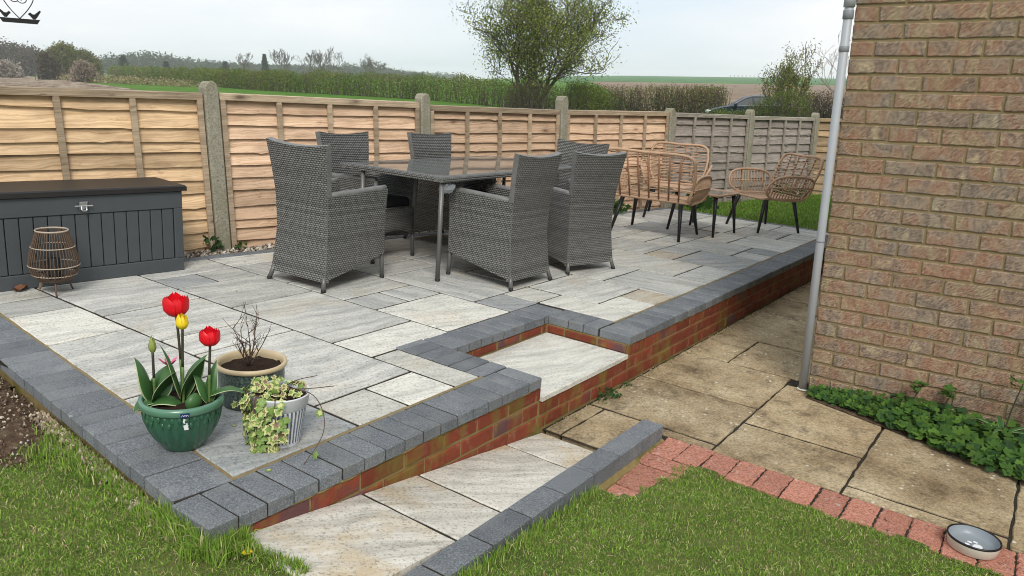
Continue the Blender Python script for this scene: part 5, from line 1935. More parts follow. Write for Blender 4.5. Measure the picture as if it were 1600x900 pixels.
def make_chair():
    """woven armchair facing +y, base at the origin"""
    o = thing('dining_chair', '', 'chair')

    def hw(z):
        return float(np.interp(z, [0.05, 0.35, 0.6, 0.9], [0.240, 0.220, 0.228, 0.262]))

    def ry(z):
        return float(np.interp(z, [0.05, 0.15, 0.35, 0.55, 0.75, 0.9], [-0.292, -0.272, -0.250, -0.254, -0.275, -0.300]))

    def back(s, t):
        z = 0.06 + t * 0.825
        x = (s * 2 - 1)
        z += (0.022 * x * x) * t - 0.0 * (1 - t)
        bow = 0.018 * (1 - x * x) * t
        return (x * hw(z), ry(z) - bow, z)
    V, F, UV = grid_panel(lambda s, t: back(s, t), 10, 14, 0.042)
    ob('backrest', panel_mesh('backrest', V, F, UV, 10, 14), parent=o)
    for sgn in (-1, 1):
        def side(s, t):
            zb = 0.065 + 0.11 * s ** 1.1
            zt = 0.588 + 0.022 * s
            z = zb + (zt - zb) * t
            y0 = ry(z) + 0.004
            y = y0 + s * (0.266 - y0)
            y += 0.022 * s * (1 - t) * 0 + 0.018 * s * t
            x = hw(z) + 0.003 + 0.008 * s
            return (sgn * x, y, z)
        V, F, UV = grid_panel(side, 8, 8, 0.045 * sgn)
        ob('arm_panel', panel_mesh('arm_panel', V, F, UV, 8, 8), parent=o)
        pts = [Vector(side(0.08 + 0.92 * s / 8, 1)) for s in range(9)]
        pts = [p + Vector((-sgn * 0.022, 0, 0.004)) for p in pts]
        V, F = tube(pts, 0.0215, 8)
        UV = [(v.y, v.x * 2 + v.z) for v in V]
        ob('armrest', MB().add(V, F, UV).mesh('armrest', 'wicker_edge', True), parent=o)
        fe = [Vector(side(1, t / 6)) for t in range(7)]
        V, F = tube([p + Vector((-sgn * 0.022, 0, 0)) for p in fe], 0.0205, 8)
        UV = [(v.x * 2 + v.y, v.z) for v in V]
        ob('front_post', MB().add(V, F, UV).mesh('front_post', 'wicker_edge', True), parent=o)
        # legs
        l = ob('leg', MB().add(*tube([(sgn * (hw(0.07) - 0.018), -0.268, 0.10), (sgn * (hw(0.07) + 0.004), -0.296, 0.012)], 0.0145, 10)).mesh('leg', 'tube_grey', True), parent=o)
        ob('foot', MB().add(*tube([(sgn * (hw(0.07) + 0.003), -0.295, 0.016), (sgn * (hw(0.07) + 0.006), -0.299, 0.0)], 0.016, 10)).mesh('foot', 'foot_black', True), parent=l)
        l = ob('leg', MB().add(*tube([(sgn * 0.215, 0.268, 0.24), (sgn * 0.222, 0.274, 0.012)], 0.0145, 10)).mesh('leg', 'tube_grey', True), parent=o)
        ob('foot', MB().add(*tube([(sgn * 0.222, 0.274, 0.016), (sgn * 0.2225, 0.2745, 0.0)], 0.016, 10)).mesh('foot', 'foot_black', True), parent=l)

    def apron(s, t):
        x = (s * 2 - 1)
        zb = 0.175 + 0.05 * (1 - x * x)
        return (x * 0.205, 0.262, zb + (0.395 - zb) * t)
    V, F, UV = grid_panel(apron, 8, 5, 0.03)
    ob('apron', MB().add(V, F, UV).mesh('apron', 'wicker', True), parent=o)
    V, F = box(0.42, 0.50, 0.03, 0.365, 0.005, 0, 0.01)
    ob('seat', MB().add(V, F, [(v[0], v[1]) for v in V]).mesh('seat', 'wicker'), parent=o)
    V, F = prism(rough_poly([(-0.2, -0.20), (0.2, -0.20), (0.2, 0.25), (-0.2, 0.25)], 0.06, 0.004), 0.06, 0.018, 0.396)
    ob('seat_block', MB().add(V, F).mesh('seat_block', 'seat_black', True), parent=o)  # near-black chamfered block filling the seat between the arms
    return o


def build_dining():
    proto = make_chair()
    # (u, v) of the chair centre, heading of its front (deg from +u), label
    spots = [(2.255, 2.055, 4, 'grey wicker armchair nearest the storage box, its back to the viewer\'s left'),
             (3.200, 1.352, 90, 'grey wicker armchair on the near side, left of the two seen from behind'),
             (4.015, 1.285, 74, 'grey wicker armchair on the near side, right of the two seen from behind'),
             (3.000, 2.475, -88, 'grey wicker armchair on the far side of the table, behind the left end chair'),
             (3.930, 2.425, -91, 'grey wicker armchair on the far side of the table, in front of the second post'),
             (4.680, 1.770, 181, 'grey wicker armchair at the right end of the table, mostly hidden')]
    for i, (u, v, hd, lab) in enumerate(spots):
        o = proto if i == 0 else copy_tree(proto)
        o.matrix_local = frame(u, v, 0, R(hd - 90))
        o['label'] = lab
        o['group'] = 'dining chairs round the glass table'
    # table
    tu, tv, ta = 3.655, 2.02, R(2.2)
    LX, LY, HT = 1.88, 0.95, 0.715
    t = thing('dining_table', 'grey wicker dining table with dark glass top', 'table', frame(tu, tv, 0, ta))
    rim = 0.075
    for sx, sy, a, b, rz in ((0, -1, LX, rim, 0), (0, 1, LX, rim, 0), (-1, 0, rim, LY - 2 * rim, 1), (1, 0, rim, LY - 2 * rim, 1)):
        V, F = box(a, b, 0.034, HT - 0.034, 0.008, sx * (LX / 2 - rim / 2), sy * (LY / 2 - rim / 2))
        UV = [((v[0] if not rz else v[1]), (v[1] if not rz else v[0]) + v[2]) for v in V]
        ob('rim', MB().add(V, F, UV).mesh('rim', 'wicker'), parent=t)
    V, F = box(LX - 2 * rim + 0.03, LY - 2 * rim + 0.03, 0.005, HT - 0.004, 0.001)
    ob('glass', MB().add(V, F).mesh('glass', 'glass_top'), parent=t)
    V, F = box(LX - 2 * rim, LY - 2 * rim, 0.012, HT - 0.030, 0.001)
    ob('tray', MB().add(V, F, [(v[0], v[1]) for v in V]).mesh('tray', 'wicker'), parent=t)
    for sx in (-1, 1):
        for sy in (-1, 1):
            x, y = sx * (LX / 2 - 0.03), sy * (LY / 2 - 0.03)
            if sy > 0:
                y -= 0.17
            l = ob('leg', MB().add(*tube([(x, y, HT - 0.03), (x, y, 0.012)], 0.0165, 12)).mesh('leg', 'tube_grey', True), parent=t)
            ob('foot', MB().add(*tube([(x, y, 0.016), (x, y, 0)], 0.018, 10)).mesh('foot', 'foot_black', True), parent=l)
    # crumpled cloth tied under the near left corner
    M = frame(tu, tv, 0, ta)
    c = thing('cloth_bundle', 'crumpled grey cloth tied under the near corner of the glass table', 'cloth', M @ Matrix.Translation((-LX / 2 + 0.10, -LY / 2 + 0.035, HT - 0.075)))
    V, F = lathe([(0.004, -0.045), (0.02, -0.035), (0.028, -0.01), (0.030, 0.012), (0.022, 0.03), (0.006, 0.038)], 14)
    V = [(x * 2.6 + random.gauss(0, 0.006), y * 1.0 + random.gauss(0, 0.005), z * 0.9 + random.gauss(0, 0.004)) for x, y, z in V]
    ob('fabric', MB().add(V, F).mesh('fabric', 'cloth_grey', False), None, c)


# ------------------------------------------------------------------ rattan lounge set
def make_rattan(name, wd, nbar, label, cat, M, group=None, leg_in=0.055, foot=0.275, flare=0.42):
    """faces +y; seat frame width wd"""
    o = thing(name, label, cat, M, group)
    hw = wd / 2
    zs = 0.375
    rs = random.Random(int(wd * 100) + len(label))
    # seat frame
    sf = [(-hw, -0.22, zs), (-hw, 0.20, zs), (-hw + 0.06, 0.27, zs - 0.005), (hw - 0.06, 0.27, zs - 0.005), (hw, 0.20, zs), (hw, -0.22, zs), (hw - 0.05, -0.27, zs), (-hw + 0.05, -0.27, zs)]
    ob('seat_frame', MB().add(*tube(curve_pts(sf, 4, True), 0.013, 8, True)).mesh('seat_frame', 'rattan', True), None, o)
    mb = MB()
    for k in range(13):
        y = -0.25 + 0.5 * k / 12
        mb.add(*tube([(-hw + 0.01, y, zs), (-hw * 0.3, y + rs.gauss(0, 0.006), zs - 0.012), (hw * 0.3, y + rs.gauss(0, 0.006), zs - 0.012), (hw - 0.01, y, zs)], 0.006, 5))
    ob('seat_rods', mb.mesh('seat_rods', 'rattan', True), None, o, kind='stuff')
    # back frame
    zt = 0.83

    def by(z):
        return -0.265 - (z - zs) * 0.36

    def bw(z):
        return hw + 0.02 + 0.055 * (z - zs) / (zt - zs)
    bf = [(-hw + 0.03, by(zs), zs), (-bw(0.5), by(0.5), 0.5), (-bw(0.70), by(0.70), 0.70), (-bw(0.8) + 0.075, by(zt), zt - 0.004), (0, by(zt), zt), (bw(0.8) - 0.075, by(zt), zt - 0.004), (bw(0.70), by(0.70), 0.70), (bw(0.5), by(0.5), 0.5), (hw - 0.03, by(zs), zs)]
    ob('back_frame', MB().add(*tube(curve_pts(bf, 5), 0.0145, 8)).mesh('back_frame', 'rattan', True), None, o)
    mb = MB()
    nr = 12
    for k in range(nr):
        z = zs + 0.035 + (zt - zs - 0.06) * k / (nr - 1)
        w_ = bw(z) - (0.075 * smooth(0.70, zt, z)) - 0.005
        pts = []
        ph = rs.uniform(0, 6.28)
        for i in range(13):
            x = -w_ + 2 * w_ * i / 12
            pts.append((x, by(z) + 0.006 * math.sin(i * 1.9 + ph) + 0.010 * (x / w_) ** 2, z + rs.gauss(0, 0.0035)))
        mb.add(*tube(pts, 0.0055, 5))
    ob('back_rods', mb.mesh('back_rods', 'rattan', True), None, o, kind='stuff')
    for k in range(nbar):
        x = -hw + 0.09 + (wd - 0.18) * k / (nbar - 1)
        for dx in (0,):
            ob('back_bar', MB().add(*tube([(x * 0.97, by(zs) - 0.012, zs), (x, by(0.6) - 0.014, 0.6), (x * 1.06, by(zt) - 0.004, zt - 0.004)], 0.0085, 6)).mesh('back_bar', 'rattan_dark', True), None, o)
    # arms
    for sgn in (-1, 1):
        def ax(y, z):
            return sgn * (hw + 0.01 + (z - zs) * flare)
        loop = [(-0.27, zs + 0.0), (0.05, zs - 0.01), (0.20, zs + 0.02), (0.275, zs + 0.09), (0.245, zs + 0.195), (0.14, zs + 0.245), (-0.06, zs + 0.255), (-0.24, zs + 0.235), (-0.31, zs + 0.16)]
        pts = [(ax(y, z), y, z) for y, z in loop]
        ob('arm_frame', MB().add(*tube(curve_pts(pts, 4, True), 0.0135, 8, True)).mesh('arm_frame', 'rattan', True), None, o)
        mb = MB()
        for k in range(13):
            y = -0.25 + 0.48 * k / 12
            ztop = zs + float(np.interp(y, [-0.3, -0.24, -0.06, 0.14, 0.245], [0.17, 0.235, 0.255, 0.245, 0.19]))
            zb = zs + float(np.interp(y, [-0.27, 0.05, 0.2, 0.26], [0, -0.01, 0.02, 0.06]))
            zm = (ztop + zb) / 2
            mb.add(*tube([(ax(y, zb), y, zb), (ax(y, zm) + sgn * 0.012, y + 0.012, zm), (ax(y, ztop), y, ztop)], 0.006, 5))
        mb.add(*tube([(ax(0, zs + 0.13) + sgn * 0.014, -0.29, zs + 0.13), (ax(0, zs + 0.13) + sgn * 0.016, 0.265, zs + 0.13)], 0.008, 5))
        ob('arm_rods', mb.mesh('arm_rods', 'rattan', True), None, o, kind='stuff')
    for sx in (-1, 1):
        for sy in (-1, 1):
            ob('leg', MB().add(*tube([(sx * (hw - leg_in), sy * 0.19, zs - 0.006), (sx * (hw - leg_in + 0.06), sy * foot, 0)], [0.023, 0.0135], 10)).mesh('leg', 'leg_black', True), None, o)
    return o


def build_lounge():
    make_rattan('rattan_sofa', 0.80, 7, 'two-seat rattan sofa with black legs, its back turned to the dining table', 'sofa', frame(6.07, 1.49, 0, R(6 - 90)), leg_in=0.10, foot=0.31, flare=0.20)
    make_rattan('rattan_chair', 0.56, 4, 'rattan armchair standing close to the fence behind the sofa', 'armchair', frame(7.32, 1.88, 0, R(200 - 90)), 'rattan armchairs')
    make_rattan('rattan_chair', 0.56, 4, 'rattan armchair on the right, angled towards the coffee table', 'armchair', frame(7.54, 0.855, 0, R(146 - 90)), 'rattan armchairs')
    t = thing('coffee_table', 'small glass-topped rattan coffee table with black legs', 'table', frame(6.665, 1.225, 0, R(-4)))
    h, s = 0.425, 0.262
    ring = [(-s, -s + 0.03, h), (-s + 0.03, -s, h), (s - 0.03, -s, h), (s, -s + 0.03, h), (s, s - 0.03, h), (s - 0.03, s, h), (-s + 0.03, s, h), (-s, s - 0.03, h)]
    ob('rim', MB().add(*tube(ring, 0.0125, 8, True)).mesh('rim', 'rattan', True), None, t)
    V, F = box(2 * s - 0.01, 2 * s - 0.01, 0.006, h - 0.001, 0.001)
    ob('glass', MB().add(V, F).mesh('glass', 'glass_small'), None, t)
    V, F = box(2 * s - 0.02, 2 * s - 0.02, 0.008, h - 0.016, 0.001)
    ob('tray', MB().add(V, F).mesh('tray', 'rattan'), None, t)
    for sx in (-1, 1):
        for sy in (-1, 1):
            ob('leg', MB().add(*tube([(sx * (s - 0.045), sy * (s - 0.045), h - 0.012), (sx * s, sy * s, 0)], [0.022, 0.013], 10)).mesh('leg', 'leg_black', True), None, t)


# ------------------------------------------------------------------ storage box, lantern
def build_box():
    rz = R(-6.3)
    c = (1.665, 2.809)
    LN, DP, HB, HL = 1.36, 0.40, 0.525, 0.035
    # local x from the right front corner towards the left, so build with x in [-LN,0]
    o = thing('storage_box', 'dark grey garden storage box against the fence', 'storage box', frame(c[0], c[1], 0, rz))
    V, F = box(LN - 0.012, DP - 0.012, HB - 0.004, 0.004, 0.002, -LN / 2, DP / 2 + 0.004)
    ob('carcass', MB().add(V, F).mesh('carcass', 'box_groove'), None, o)
    t = 0.014
    # front: frame rails and planks
    for nm, x0, x1, z0, z1 in (('bottom_rail', -LN, 0, 0.0, 0.085), ('top_rail', -LN, 0, 0.415, HB), ('stile', -0.055, 0, 0.0855, 0.4145), ('stile', -LN, -LN + 0.055, 0.0855, 0.4145)):
        V, F = prism([(x0, z0), (x1, z0), (x1, z1), (x0, z1)], t, 0.004)
        ob(nm, MB().add([(x, -z, y) for x, y, z in V], F).mesh(nm, 'box_grey'), None, o)
    n = 17
    a, b = -LN + 0.058, -0.058
    for k in range(n):
        x0 = a + (b - a) * k / n + 0.0025
        x1 = a + (b - a) * (k + 1) / n - 0.0025
        V, F = prism([(x0, 0.088), (x1, 0.088), (x1, 0.412), (x0, 0.412)], 0.008, 0.003)
        ob('plank', MB().add([(x, -z, y) for x, y, z in V], F).mesh('plank', 'box_grey'), None, o)
    # right end
    V, F = prism([(0.002, 0), (DP, 0), (DP, HB), (0.002, HB)], 0.006, 0.003)
    ob('end_panel', MB().add([(z, x, y) for x, y, z in V], F).mesh('end_panel', 'box_grey'), None, o)
    V, F = box(LN + 0.05, DP + 0.05, HL, HB + 0.003, 0.008, -LN / 2, DP / 2 - 0.006)
    ob('lid', MB().add(V, F).mesh('lid', 'box_lid'), None, o)
    l = ob('latch', None, Matrix.Translation((-0.60, -0.018, 0.462)), o)
    V, F = prism([(-0.022, -0.02), (0.022, -0.02), (0.026, 0.028), (-0.022, 0.028)], 0.012, 0.004)
    ob('plate', MB().add([(x, -z, y) for x, y, z in V], F).mesh('plate', 'steel'), None, l)
    ob('bolt', MB().add(*tube([(-0.05, -0.014, 0.004), (0.05, -0.014, 0.004)], 0.004, 6)).mesh('bolt', 'steel'), None, l)
    ob('hasp', MB().add(*tube(curve_pts([(-0.012, -0.014, 0.0), (-0.012, -0.022, -0.022), (0.012, -0.022, -0.022), (0.012, -0.014, 0.0)], 4), 0.004, 6)).mesh('hasp', 'steel'), None, l)
    dl = thing('dead_leaf', 'curled brown dead leaf on the slab at the box foot, left of the lantern', 'leaf', frame(0.70, 2.875, 0.004, 0.4))
    V = [(x * 0.05, y * 0.03, 0.012 + 0.014 * math.sin(4 * x) + 0.01 * y * y) for x in (-1, -.5, 0, .5, 1) for y in (-1 + 0.0, 0, 1)]
    V = [(x, y * (1 - abs(x / 0.05) ** 2 * 0.9), z) for x, y, z in V]
    F = [(3 * i + j, 3 * i + 3 + j, 3 * i + 4 + j, 3 * i + 1 + j) for i in range(4) for j in range(2)]
    ob('blade', MB().add(V, F).mesh('blade', 'dead_leaf', True), None, dl)


def build_lantern():
    o = thing('wicker_lantern', 'brown bamboo lantern with pale rings in front of the storage box', 'lantern', frame(0.830, 2.735, 0, 0.3) @ Matrix.Diagonal((0.76, 0.76, 1.0, 1.0)))
    prof = [(0.086, 0.072), (0.120, 0.088), (0.150, 0.118), (0.166, 0.165), (0.163, 0.20), (0.146, 0.255), (0.126, 0.305), (0.104, 0.362)]

    def rad(z):
        return float(np.interp(z, [p[1] for p in prof], [p[0] for p in prof]))
    n = 44
    pts = [(r, 0, z) for r, z in prof]
    rib = MB().add(*tube(curve_pts(pts, 3), 0.0036, 5)).mesh('rib', 'bamboo_dark', True)
    for k in range(n):
        ob('rib', rib, Matrix.Rotation(2 * math.pi * k / n, 4, 'Z'), o)
    for z, m, r_ in ((0.362, 'bamboo_pale', 0.0055), (0.270, 'bamboo_pale', 0.0032), (0.165, 'bamboo_pale', 0.0032), (0.112, 'bamboo_pale', 0.003), (0.08, 'bamboo_dark', 0.005)):
        R_ = rad(z) + 0.003
        pts = []
        for k in range(88):
            a = 2 * math.pi * k / 88
            rr = R_ + (0.0022 if k % 2 else -0.0012) * (z < 0.36)
            pts.append((rr * math.cos(a), rr * math.sin(a), z))
        ob('ring', MB().add(*tube(pts, r_, 5, True)).mesh('ring', m, True), None, o)
    V, F = disc(0.10, 0.078, 24)
    ob('base', MB().add(V, F).mesh('base', 'bamboo_dark'), None, o)
    V, F = lathe([(0.04, 0.078), (0.04, 0.20), (0.0, 0.20)], 16)
    ob('candle_cup', MB().add(V, F).mesh('candle_cup', 'iron_black', True), None, o)
    for k, m in ((0, 'bamboo_dark'), (1, 'bamboo_dark'), (2, 'lantern_leg')):
        a = R(240 + 6 - 17) + k * 2 * math.pi / 3 - R(0)
        ob('leg', MB().add(*tube([(0.085 * math.cos(a), 0.085 * math.sin(a), 0.09), (0.13 * math.cos(a), 0.13 * math.sin(a), 0)], [0.02 if m == 'lantern_leg' else 0.009, 0.006], 8)).mesh('leg', m, True), None, o)


# ------------------------------------------------------------------ pots and plants
def pot_rim_bits(mb, r, z, t):
    pass


def build_pots():
    # ---- green glazed pot
    pc = (0.255, 0.535)
    o = thing('green_pot', 'green glazed pot with teardrop flutes at the patio corner', 'flowerpot', frame(*pc, 0, R(-30)) @ Matrix.Diagonal((0.825, 0.825, 0.87, 1.0)))
    H = 0.215

    def flute(a, r, z):
        if z < 0.03 or z > 0.178:
            return 0
        k = math.sin(a * 24)
        amp = 0.0042 * math.sin(math.pi * (z - 0.03) / 0.15) ** 0.6
        return amp * (1 if k > 0 else -1) * abs(k) ** 0.4
    prof = [(0.074, 0.0), (0.084, 0.005), (0.101, 0.03), (0.121, 0.06), (0.137, 0.09), (0.148, 0.12), (0.155, 0.15), (0.158, 0.178), (0.1585, 0.182)]
    fine = []
    for i in range(len(prof) - 1):
        for s in range(3):
            t = s / 3
            fine.append((prof[i][0] * (1 - t) + prof[i + 1][0] * t, prof[i][1] * (1 - t) + prof[i + 1][1] * t))
    fine.append(prof[-1])
    body = ob('body', MB().add(*lathe(fine, 136, flute)).mesh('body', 'glaze_flute', True), None, o)
    rim = [(0.1585, 0.181), (0.166, 0.183), (0.170, 0.190), (0.171, 0.204), (0.167, 0.213), (0.158, 0.216), (0.150, 0.211), (0.146, 0.200), (0.142, 0.15)]
    ob('rim', MB().add(*lathe(rim, 64)).mesh('rim', 'glaze_rim', True), None, o)
    # raised teardrops under the rim
    dm = MB()
    tv, tf = lathe([(0.0001, -1), (0.55, -0.75), (1.0, 0), (0.8, 0.55), (0.4, 0.85), (0.0001, 1)], 8)
    for k in range(34):
        a = 2 * math.pi * k / 34
        for zz, rr, s in ((0.166, 0.1565, 0.0095), (0.140, 0.1525, 0.0085)):
            aa = a + (math.pi / 34 if zz < 0.15 else 0)
            P = [Matrix.Rotation(aa, 4, 'Z') @ Vector((rr + z_ * 0.0 + x * s * 0.55, y * s, zz + z_ * s * 1.55)) for x, y, z_ in tv]
            dm.add(P, tf)
    ob('teardrops', dm.mesh('teardrops', 'glaze_flute', True), None, o, kind='stuff')
    # sticker on the rim and torn label below, towards the viewer
    va = math.atan2(CAM.y - pc[1], CAM.x - pc[0]) - R(-30) + 0.02

    def patch(z0, z1, a0, a1, r0, r1, mat, name, jag=0.0, nz=4, na=8):
        V, F = [], []
        for i in range(nz + 1):
            for k in range(na + 1):
                z = z0 + (z1 - z0) * i / nz
                r_ = r0 + (r1 - r0) * i / nz
                a = a0 + (a1 - a0) * k / na + (random.uniform(-jag, jag) if k in (0, na) else 0)
                z += random.uniform(-jag, jag) * 0.1 if i in (0, nz) else 0
                V.append((r_ * math.cos(a), r_ * math.sin(a), z))
        for i in range(nz):
            for k in range(na):
                F.append((i * (na + 1) + k, i * (na + 1) + k + 1, (i + 1) * (na + 1) + k + 1, (i + 1) * (na + 1) + k))
        return MB().add(V, F).mesh(name, mat, True)
    stk = ob('sticker', patch(0.1855, 0.2035, va - 0.10, va + 0.10, 0.1725, 0.1725, 'sticker_blue', 'sticker'), None, o)
    mb = MB()
    for q_ in range(3):
        pts = []
        for k in range(9):
            t = k / 8
            a = va - 0.075 + 0.05 * q_ + 0.05 * t
            z = 0.1905 + 0.006 * math.sin(math.pi * t)
            pts.append((0.1738 * math.cos(a), 0.1738 * math.sin(a), z))
        mb.add(*tube(pts, 0.0008, 4))
    ob('sticker_mark', mb.mesh('sticker_mark', 'sticker_white'), None, stk)
    for z0, z1, a0, a1, r0, r1 in ((0.158, 0.178, -0.045, 0.0, 0.1625, 0.1635), (0.128, 0.150, -0.03, 0.075, 0.1575, 0.1605), (0.150, 0.158, 0.02, 0.06, 0.1605, 0.162), (0.170, 0.176, 0.01, 0.03, 0.1632, 0.1635)):
        ob('torn_label', patch(z0, z1, va + a0, va + a1, r0, r1, 'sticker_white', 'torn_label', 0.012, 5, 5), None, o)
    V, F = disc(0.147, 0.178, 48)
    mb = MB()
    mb.add(V, F)
    soil = ob('soil', None, None, o)
    soil.data = None if False else soil.data
    bpy.data.objects.remove(soil)
    rr = np.linspace(0, 0.147, 10)
    V, F = [(0, 0, 0.182)], []
    for i, r_ in enumerate(rr[1:]):
        for k in range(40):
            a = 2 * math.pi * k / 40
            V.append((r_ * math.cos(a), r_ * math.sin(a), 0.180 + random.uniform(-0.005, 0.006)))
    for k in range(40):
        F.append((0, 1 + k, 1 + (k + 1) % 40))
    for i in range(8):
        for k in range(40):
            F.append((1 + i * 40 + k, 1 + (i + 1) * 40 + k, 1 + (i + 1) * 40 + (k + 1) % 40, 1 + i * 40 + (k + 1) % 40))
    ob('soil', MB().add(V, F).mesh('soil', 'compost', True), None, o)

    # ---- tulips: dx,dy in the garden frame relative to the pot
    def petal(ln, rad, tip=0.85, n=8, ph=0.78):
        V, F = [], []
        for i in range(n + 1):
            t = i / n
            r_ = rad * float(np.interp(t, [0, 0.12, 0.35, 0.7, 1.0], [0.12, 0.60, 0.97, 1.0 * (0.5 + 0.5 * min(1, tip + 0.15)), tip]))
            w_ = float(np.interp(t, [0, 0.3, 0.75, 0.92, 1.0], [0.75, 1.0, 0.95, 0.66, 0.26]))
            for k in range(7):
                q_ = (k - 3) / 3
                fi = q_ * ph * w_
                rr = r_ * (1 + 0.05 * abs(q_))
                V.append((rr * math.cos(fi), rr * math.sin(fi), ln * t + 0.004 * math.sin(q_ * 5) * t))
        for i in range(n):
            for k in range(6):
                F.append((7 * i + k, 7 * i + k + 1, 7 * i + 8 + k, 7 * i + 7 + k))
        return MB().add(V, F)

    PS = 0.87
    def tulip(label, dx, dy, h, tip, ln, wd, mat, leaves, npet=6, stem='stem_dark', lean=(0, 0)):
        q = frame(pc[0] + dx * PS, pc[1] + dy * PS, 0.155)
        t = thing('tulip', label, 'tulip', q, 'tulips in the green pot')
        pts = curve_pts([(0, 0, -0.01), (lean[0] * 0.3, lean[1] * 0.3, h * 0.5), (lean[0], lean[1], h)], 6)
        m = len(pts)
        ob('stem', MB().add(*tube(pts[:m // 2 + 1], 0.0052, 7)).mesh('stem', 'stem_green', True), None, t)
        ob('stem', MB().add(*tube(pts[m // 2:], [0.0046] * (m - m // 2), 7)).mesh('stem', stem, True), None, t)
        fl = ob('flower', None, Matrix.Translation((lean[0], lean[1], h - 0.002)), t)
        pm = petal(ln, wd, tip).mesh('petal', mat, True)
        for k in range(npet):
            sc = 1.0 if k % 2 else 0.90
            ob('petal', pm, Matrix.Rotation(k * 2 * math.pi / npet + 0.2, 4, 'Z') @ Matrix.Rotation(0.03 * (k % 2), 4, 'Y') @ Matrix.Scale(sc, 4), fl)
        for (a, l_, w_, curl, tilt, z) in leaves:
            ob('leaf', blade_leaf(l_, w_, curl, 9).mesh('leaf', ['tulip_leaf', 'leaf_edge'], True), Matrix.Translation((0, 0, z)) @ Matrix.Rotation(R(a), 4, 'Z') @ Matrix.Rotation(tilt, 4, 'Y'), t)
    # camera-right in the garden frame
    rx, ry_ = math.sin(YAW), -math.cos(YAW)
    fx, fy = math.cos(YAW), math.sin(YAW)

    def cr(a, b):
        return rx * a + fx * b, ry_ * a + fy * b
    ra = math.degrees(math.atan2(ry_, rx))
    tulip('tallest red tulip standing in the green pot', *cr(0.0, 0.035), 0.308, 0.86, 0.078, 0.0405, 'petal_red', [(ra - 20, 0.205, 0.090, 0.18, 0.30, 0.0), (ra + 200, 0.225, 0.066, 0.12, 0.16, 0.0), (ra + 60, 0.17, 0.06, 0.3, 0.3, 0.01)], lean=cr(-0.012, 0.0))
    tulip('yellow tulip half hiding the tallest red one', *cr(0.014, 0.005), 0.275, 0.50, 0.055, 0.0205, 'petal_yellow', [(ra + 195, 0.15, 0.085, 1.2, 0.85, 0.0)], lean=cr(0.008, -0.005))
    tulip('shorter red tulip on the right side of the green pot', *cr(0.108, 0.03), 0.212, 0.82, 0.064, 0.0335, 'petal_red', [(ra + 5, 0.125, 0.055, 0.6, 0.85, 0.03), (ra + 175, 0.125, 0.055, 0.2, 0.25, 0.0), (ra + 80, 0.15, 0.045, 0.2, 0.1, 0.0)], lean=cr(0.008, 0))
    tulip('closed greenish tulip bud on the left of the green pot', *cr(-0.098, 0.0), 0.182, 0.28, 0.062, 0.0145, 'bud_green', [(ra + 190, 0.175, 0.105, 0.15, 0.16, 0.0), (ra - 15, 0.155, 0.100, 0.25, 0.30, 0.0), (ra + 80, 0.14, 0.09, 0.3, 0.3, 0.0), (ra + 250, 0.09, 0.06, 0.8, 0.8, 0.0)], 5)
    t = thing('tulip', 'fat green tulip shoot low in the green pot soil', 'tulip', frame(*[p + d for p, d in zip(pc, cr(0.056, -0.035))], 0.150), 'tulips in the green pot')
    V, F = lathe([(0.012, 0), (0.022, 0.012), (0.025, 0.03), (0.018, 0.05), (0.003, 0.062)], 14)
    ob('bud', MB().add([(x * 1.25, y * 0.8, z) for x, y, z in V], F).mesh('bud', 'tulip_leaf', True), Matrix.Rotation(0.3, 4, 'Y'), t)
    t = thing('small_flower', 'small pink flower behind the leaves in the green pot', 'flower', frame(*[p + d for p, d in zip(pc, cr(-0.07, 0.085))], 0.155))
    ob('stem', MB().add(*tube([(0, 0, 0), (0.0, 0.0, 0.115)], 0.003, 5)).mesh('stem', 'stem_green'), None, t)
    pm = petal(0.035, 0.012, 1.0).mesh('petal', 'petal_pink', True)
    for k in range(5):
        ob('petal', pm, Matrix.Translation((0, 0, 0.112)) @ Matrix.Rotation(k * 1.257, 4, 'Z') @ Matrix.Rotation(0.7, 4, 'Y'), t)

    # ---- speckled stoneware pot with a bare shrub
    sc_ = (0.650, 0.690)
    o = thing('stone_pot', 'dark speckled stoneware pot with cream rim behind the ivy', 'flowerpot', frame(*sc_, 0, 0) @ Matrix.Scale(0.93, 4))
    prof = [(0.112, 0.0), (0.124, 0.006), (0.130, 0.03), (0.136, 0.08), (0.139, 0.13), (0.138, 0.168)]
    ob('body', MB().add(*lathe(prof, 56)).mesh('body', 'stone_glaze', True), None, o)
    ob('rim', MB().add(*lathe([(0.138, 0.168), (0.147, 0.171), (0.151, 0.180), (0.149, 0.189), (0.142, 0.192), (0.134, 0.188), (0.131, 0.17), (0.130, 0.12)], 56)).mesh('rim', 'cream_glaze', True), None, o)
    V, F = [(0, 0, 0.162)], []
    for i in range(1, 8):
        for k in range(36):
            a = 2 * math.pi * k / 36
            V.append((0.132 * i / 7 * math.cos(a), 0.132 * i / 7 * math.sin(a), 0.158 + random.uniform(-0.007, 0.008)))
    for k in range(36):
        F.append((0, 1 + k, 1 + (k + 1) % 36))
    for i in range(6):
        for k in range(36):
            F.append((1 + i * 36 + k, 1 + (i + 1) * 36 + k, 1 + (i + 1) * 36 + (k + 1) % 36, 1 + i * 36 + (k + 1) % 36))
    ob('soil', MB().add(V, F).mesh('soil', 'compost', True), None, o)
    sh = thing('bare_shrub', 'leafless twiggy shrub growing in the cream-rimmed pot', 'shrub', frame(*sc_, 0.145))
    rs = random.Random(4)
    mb = MB()

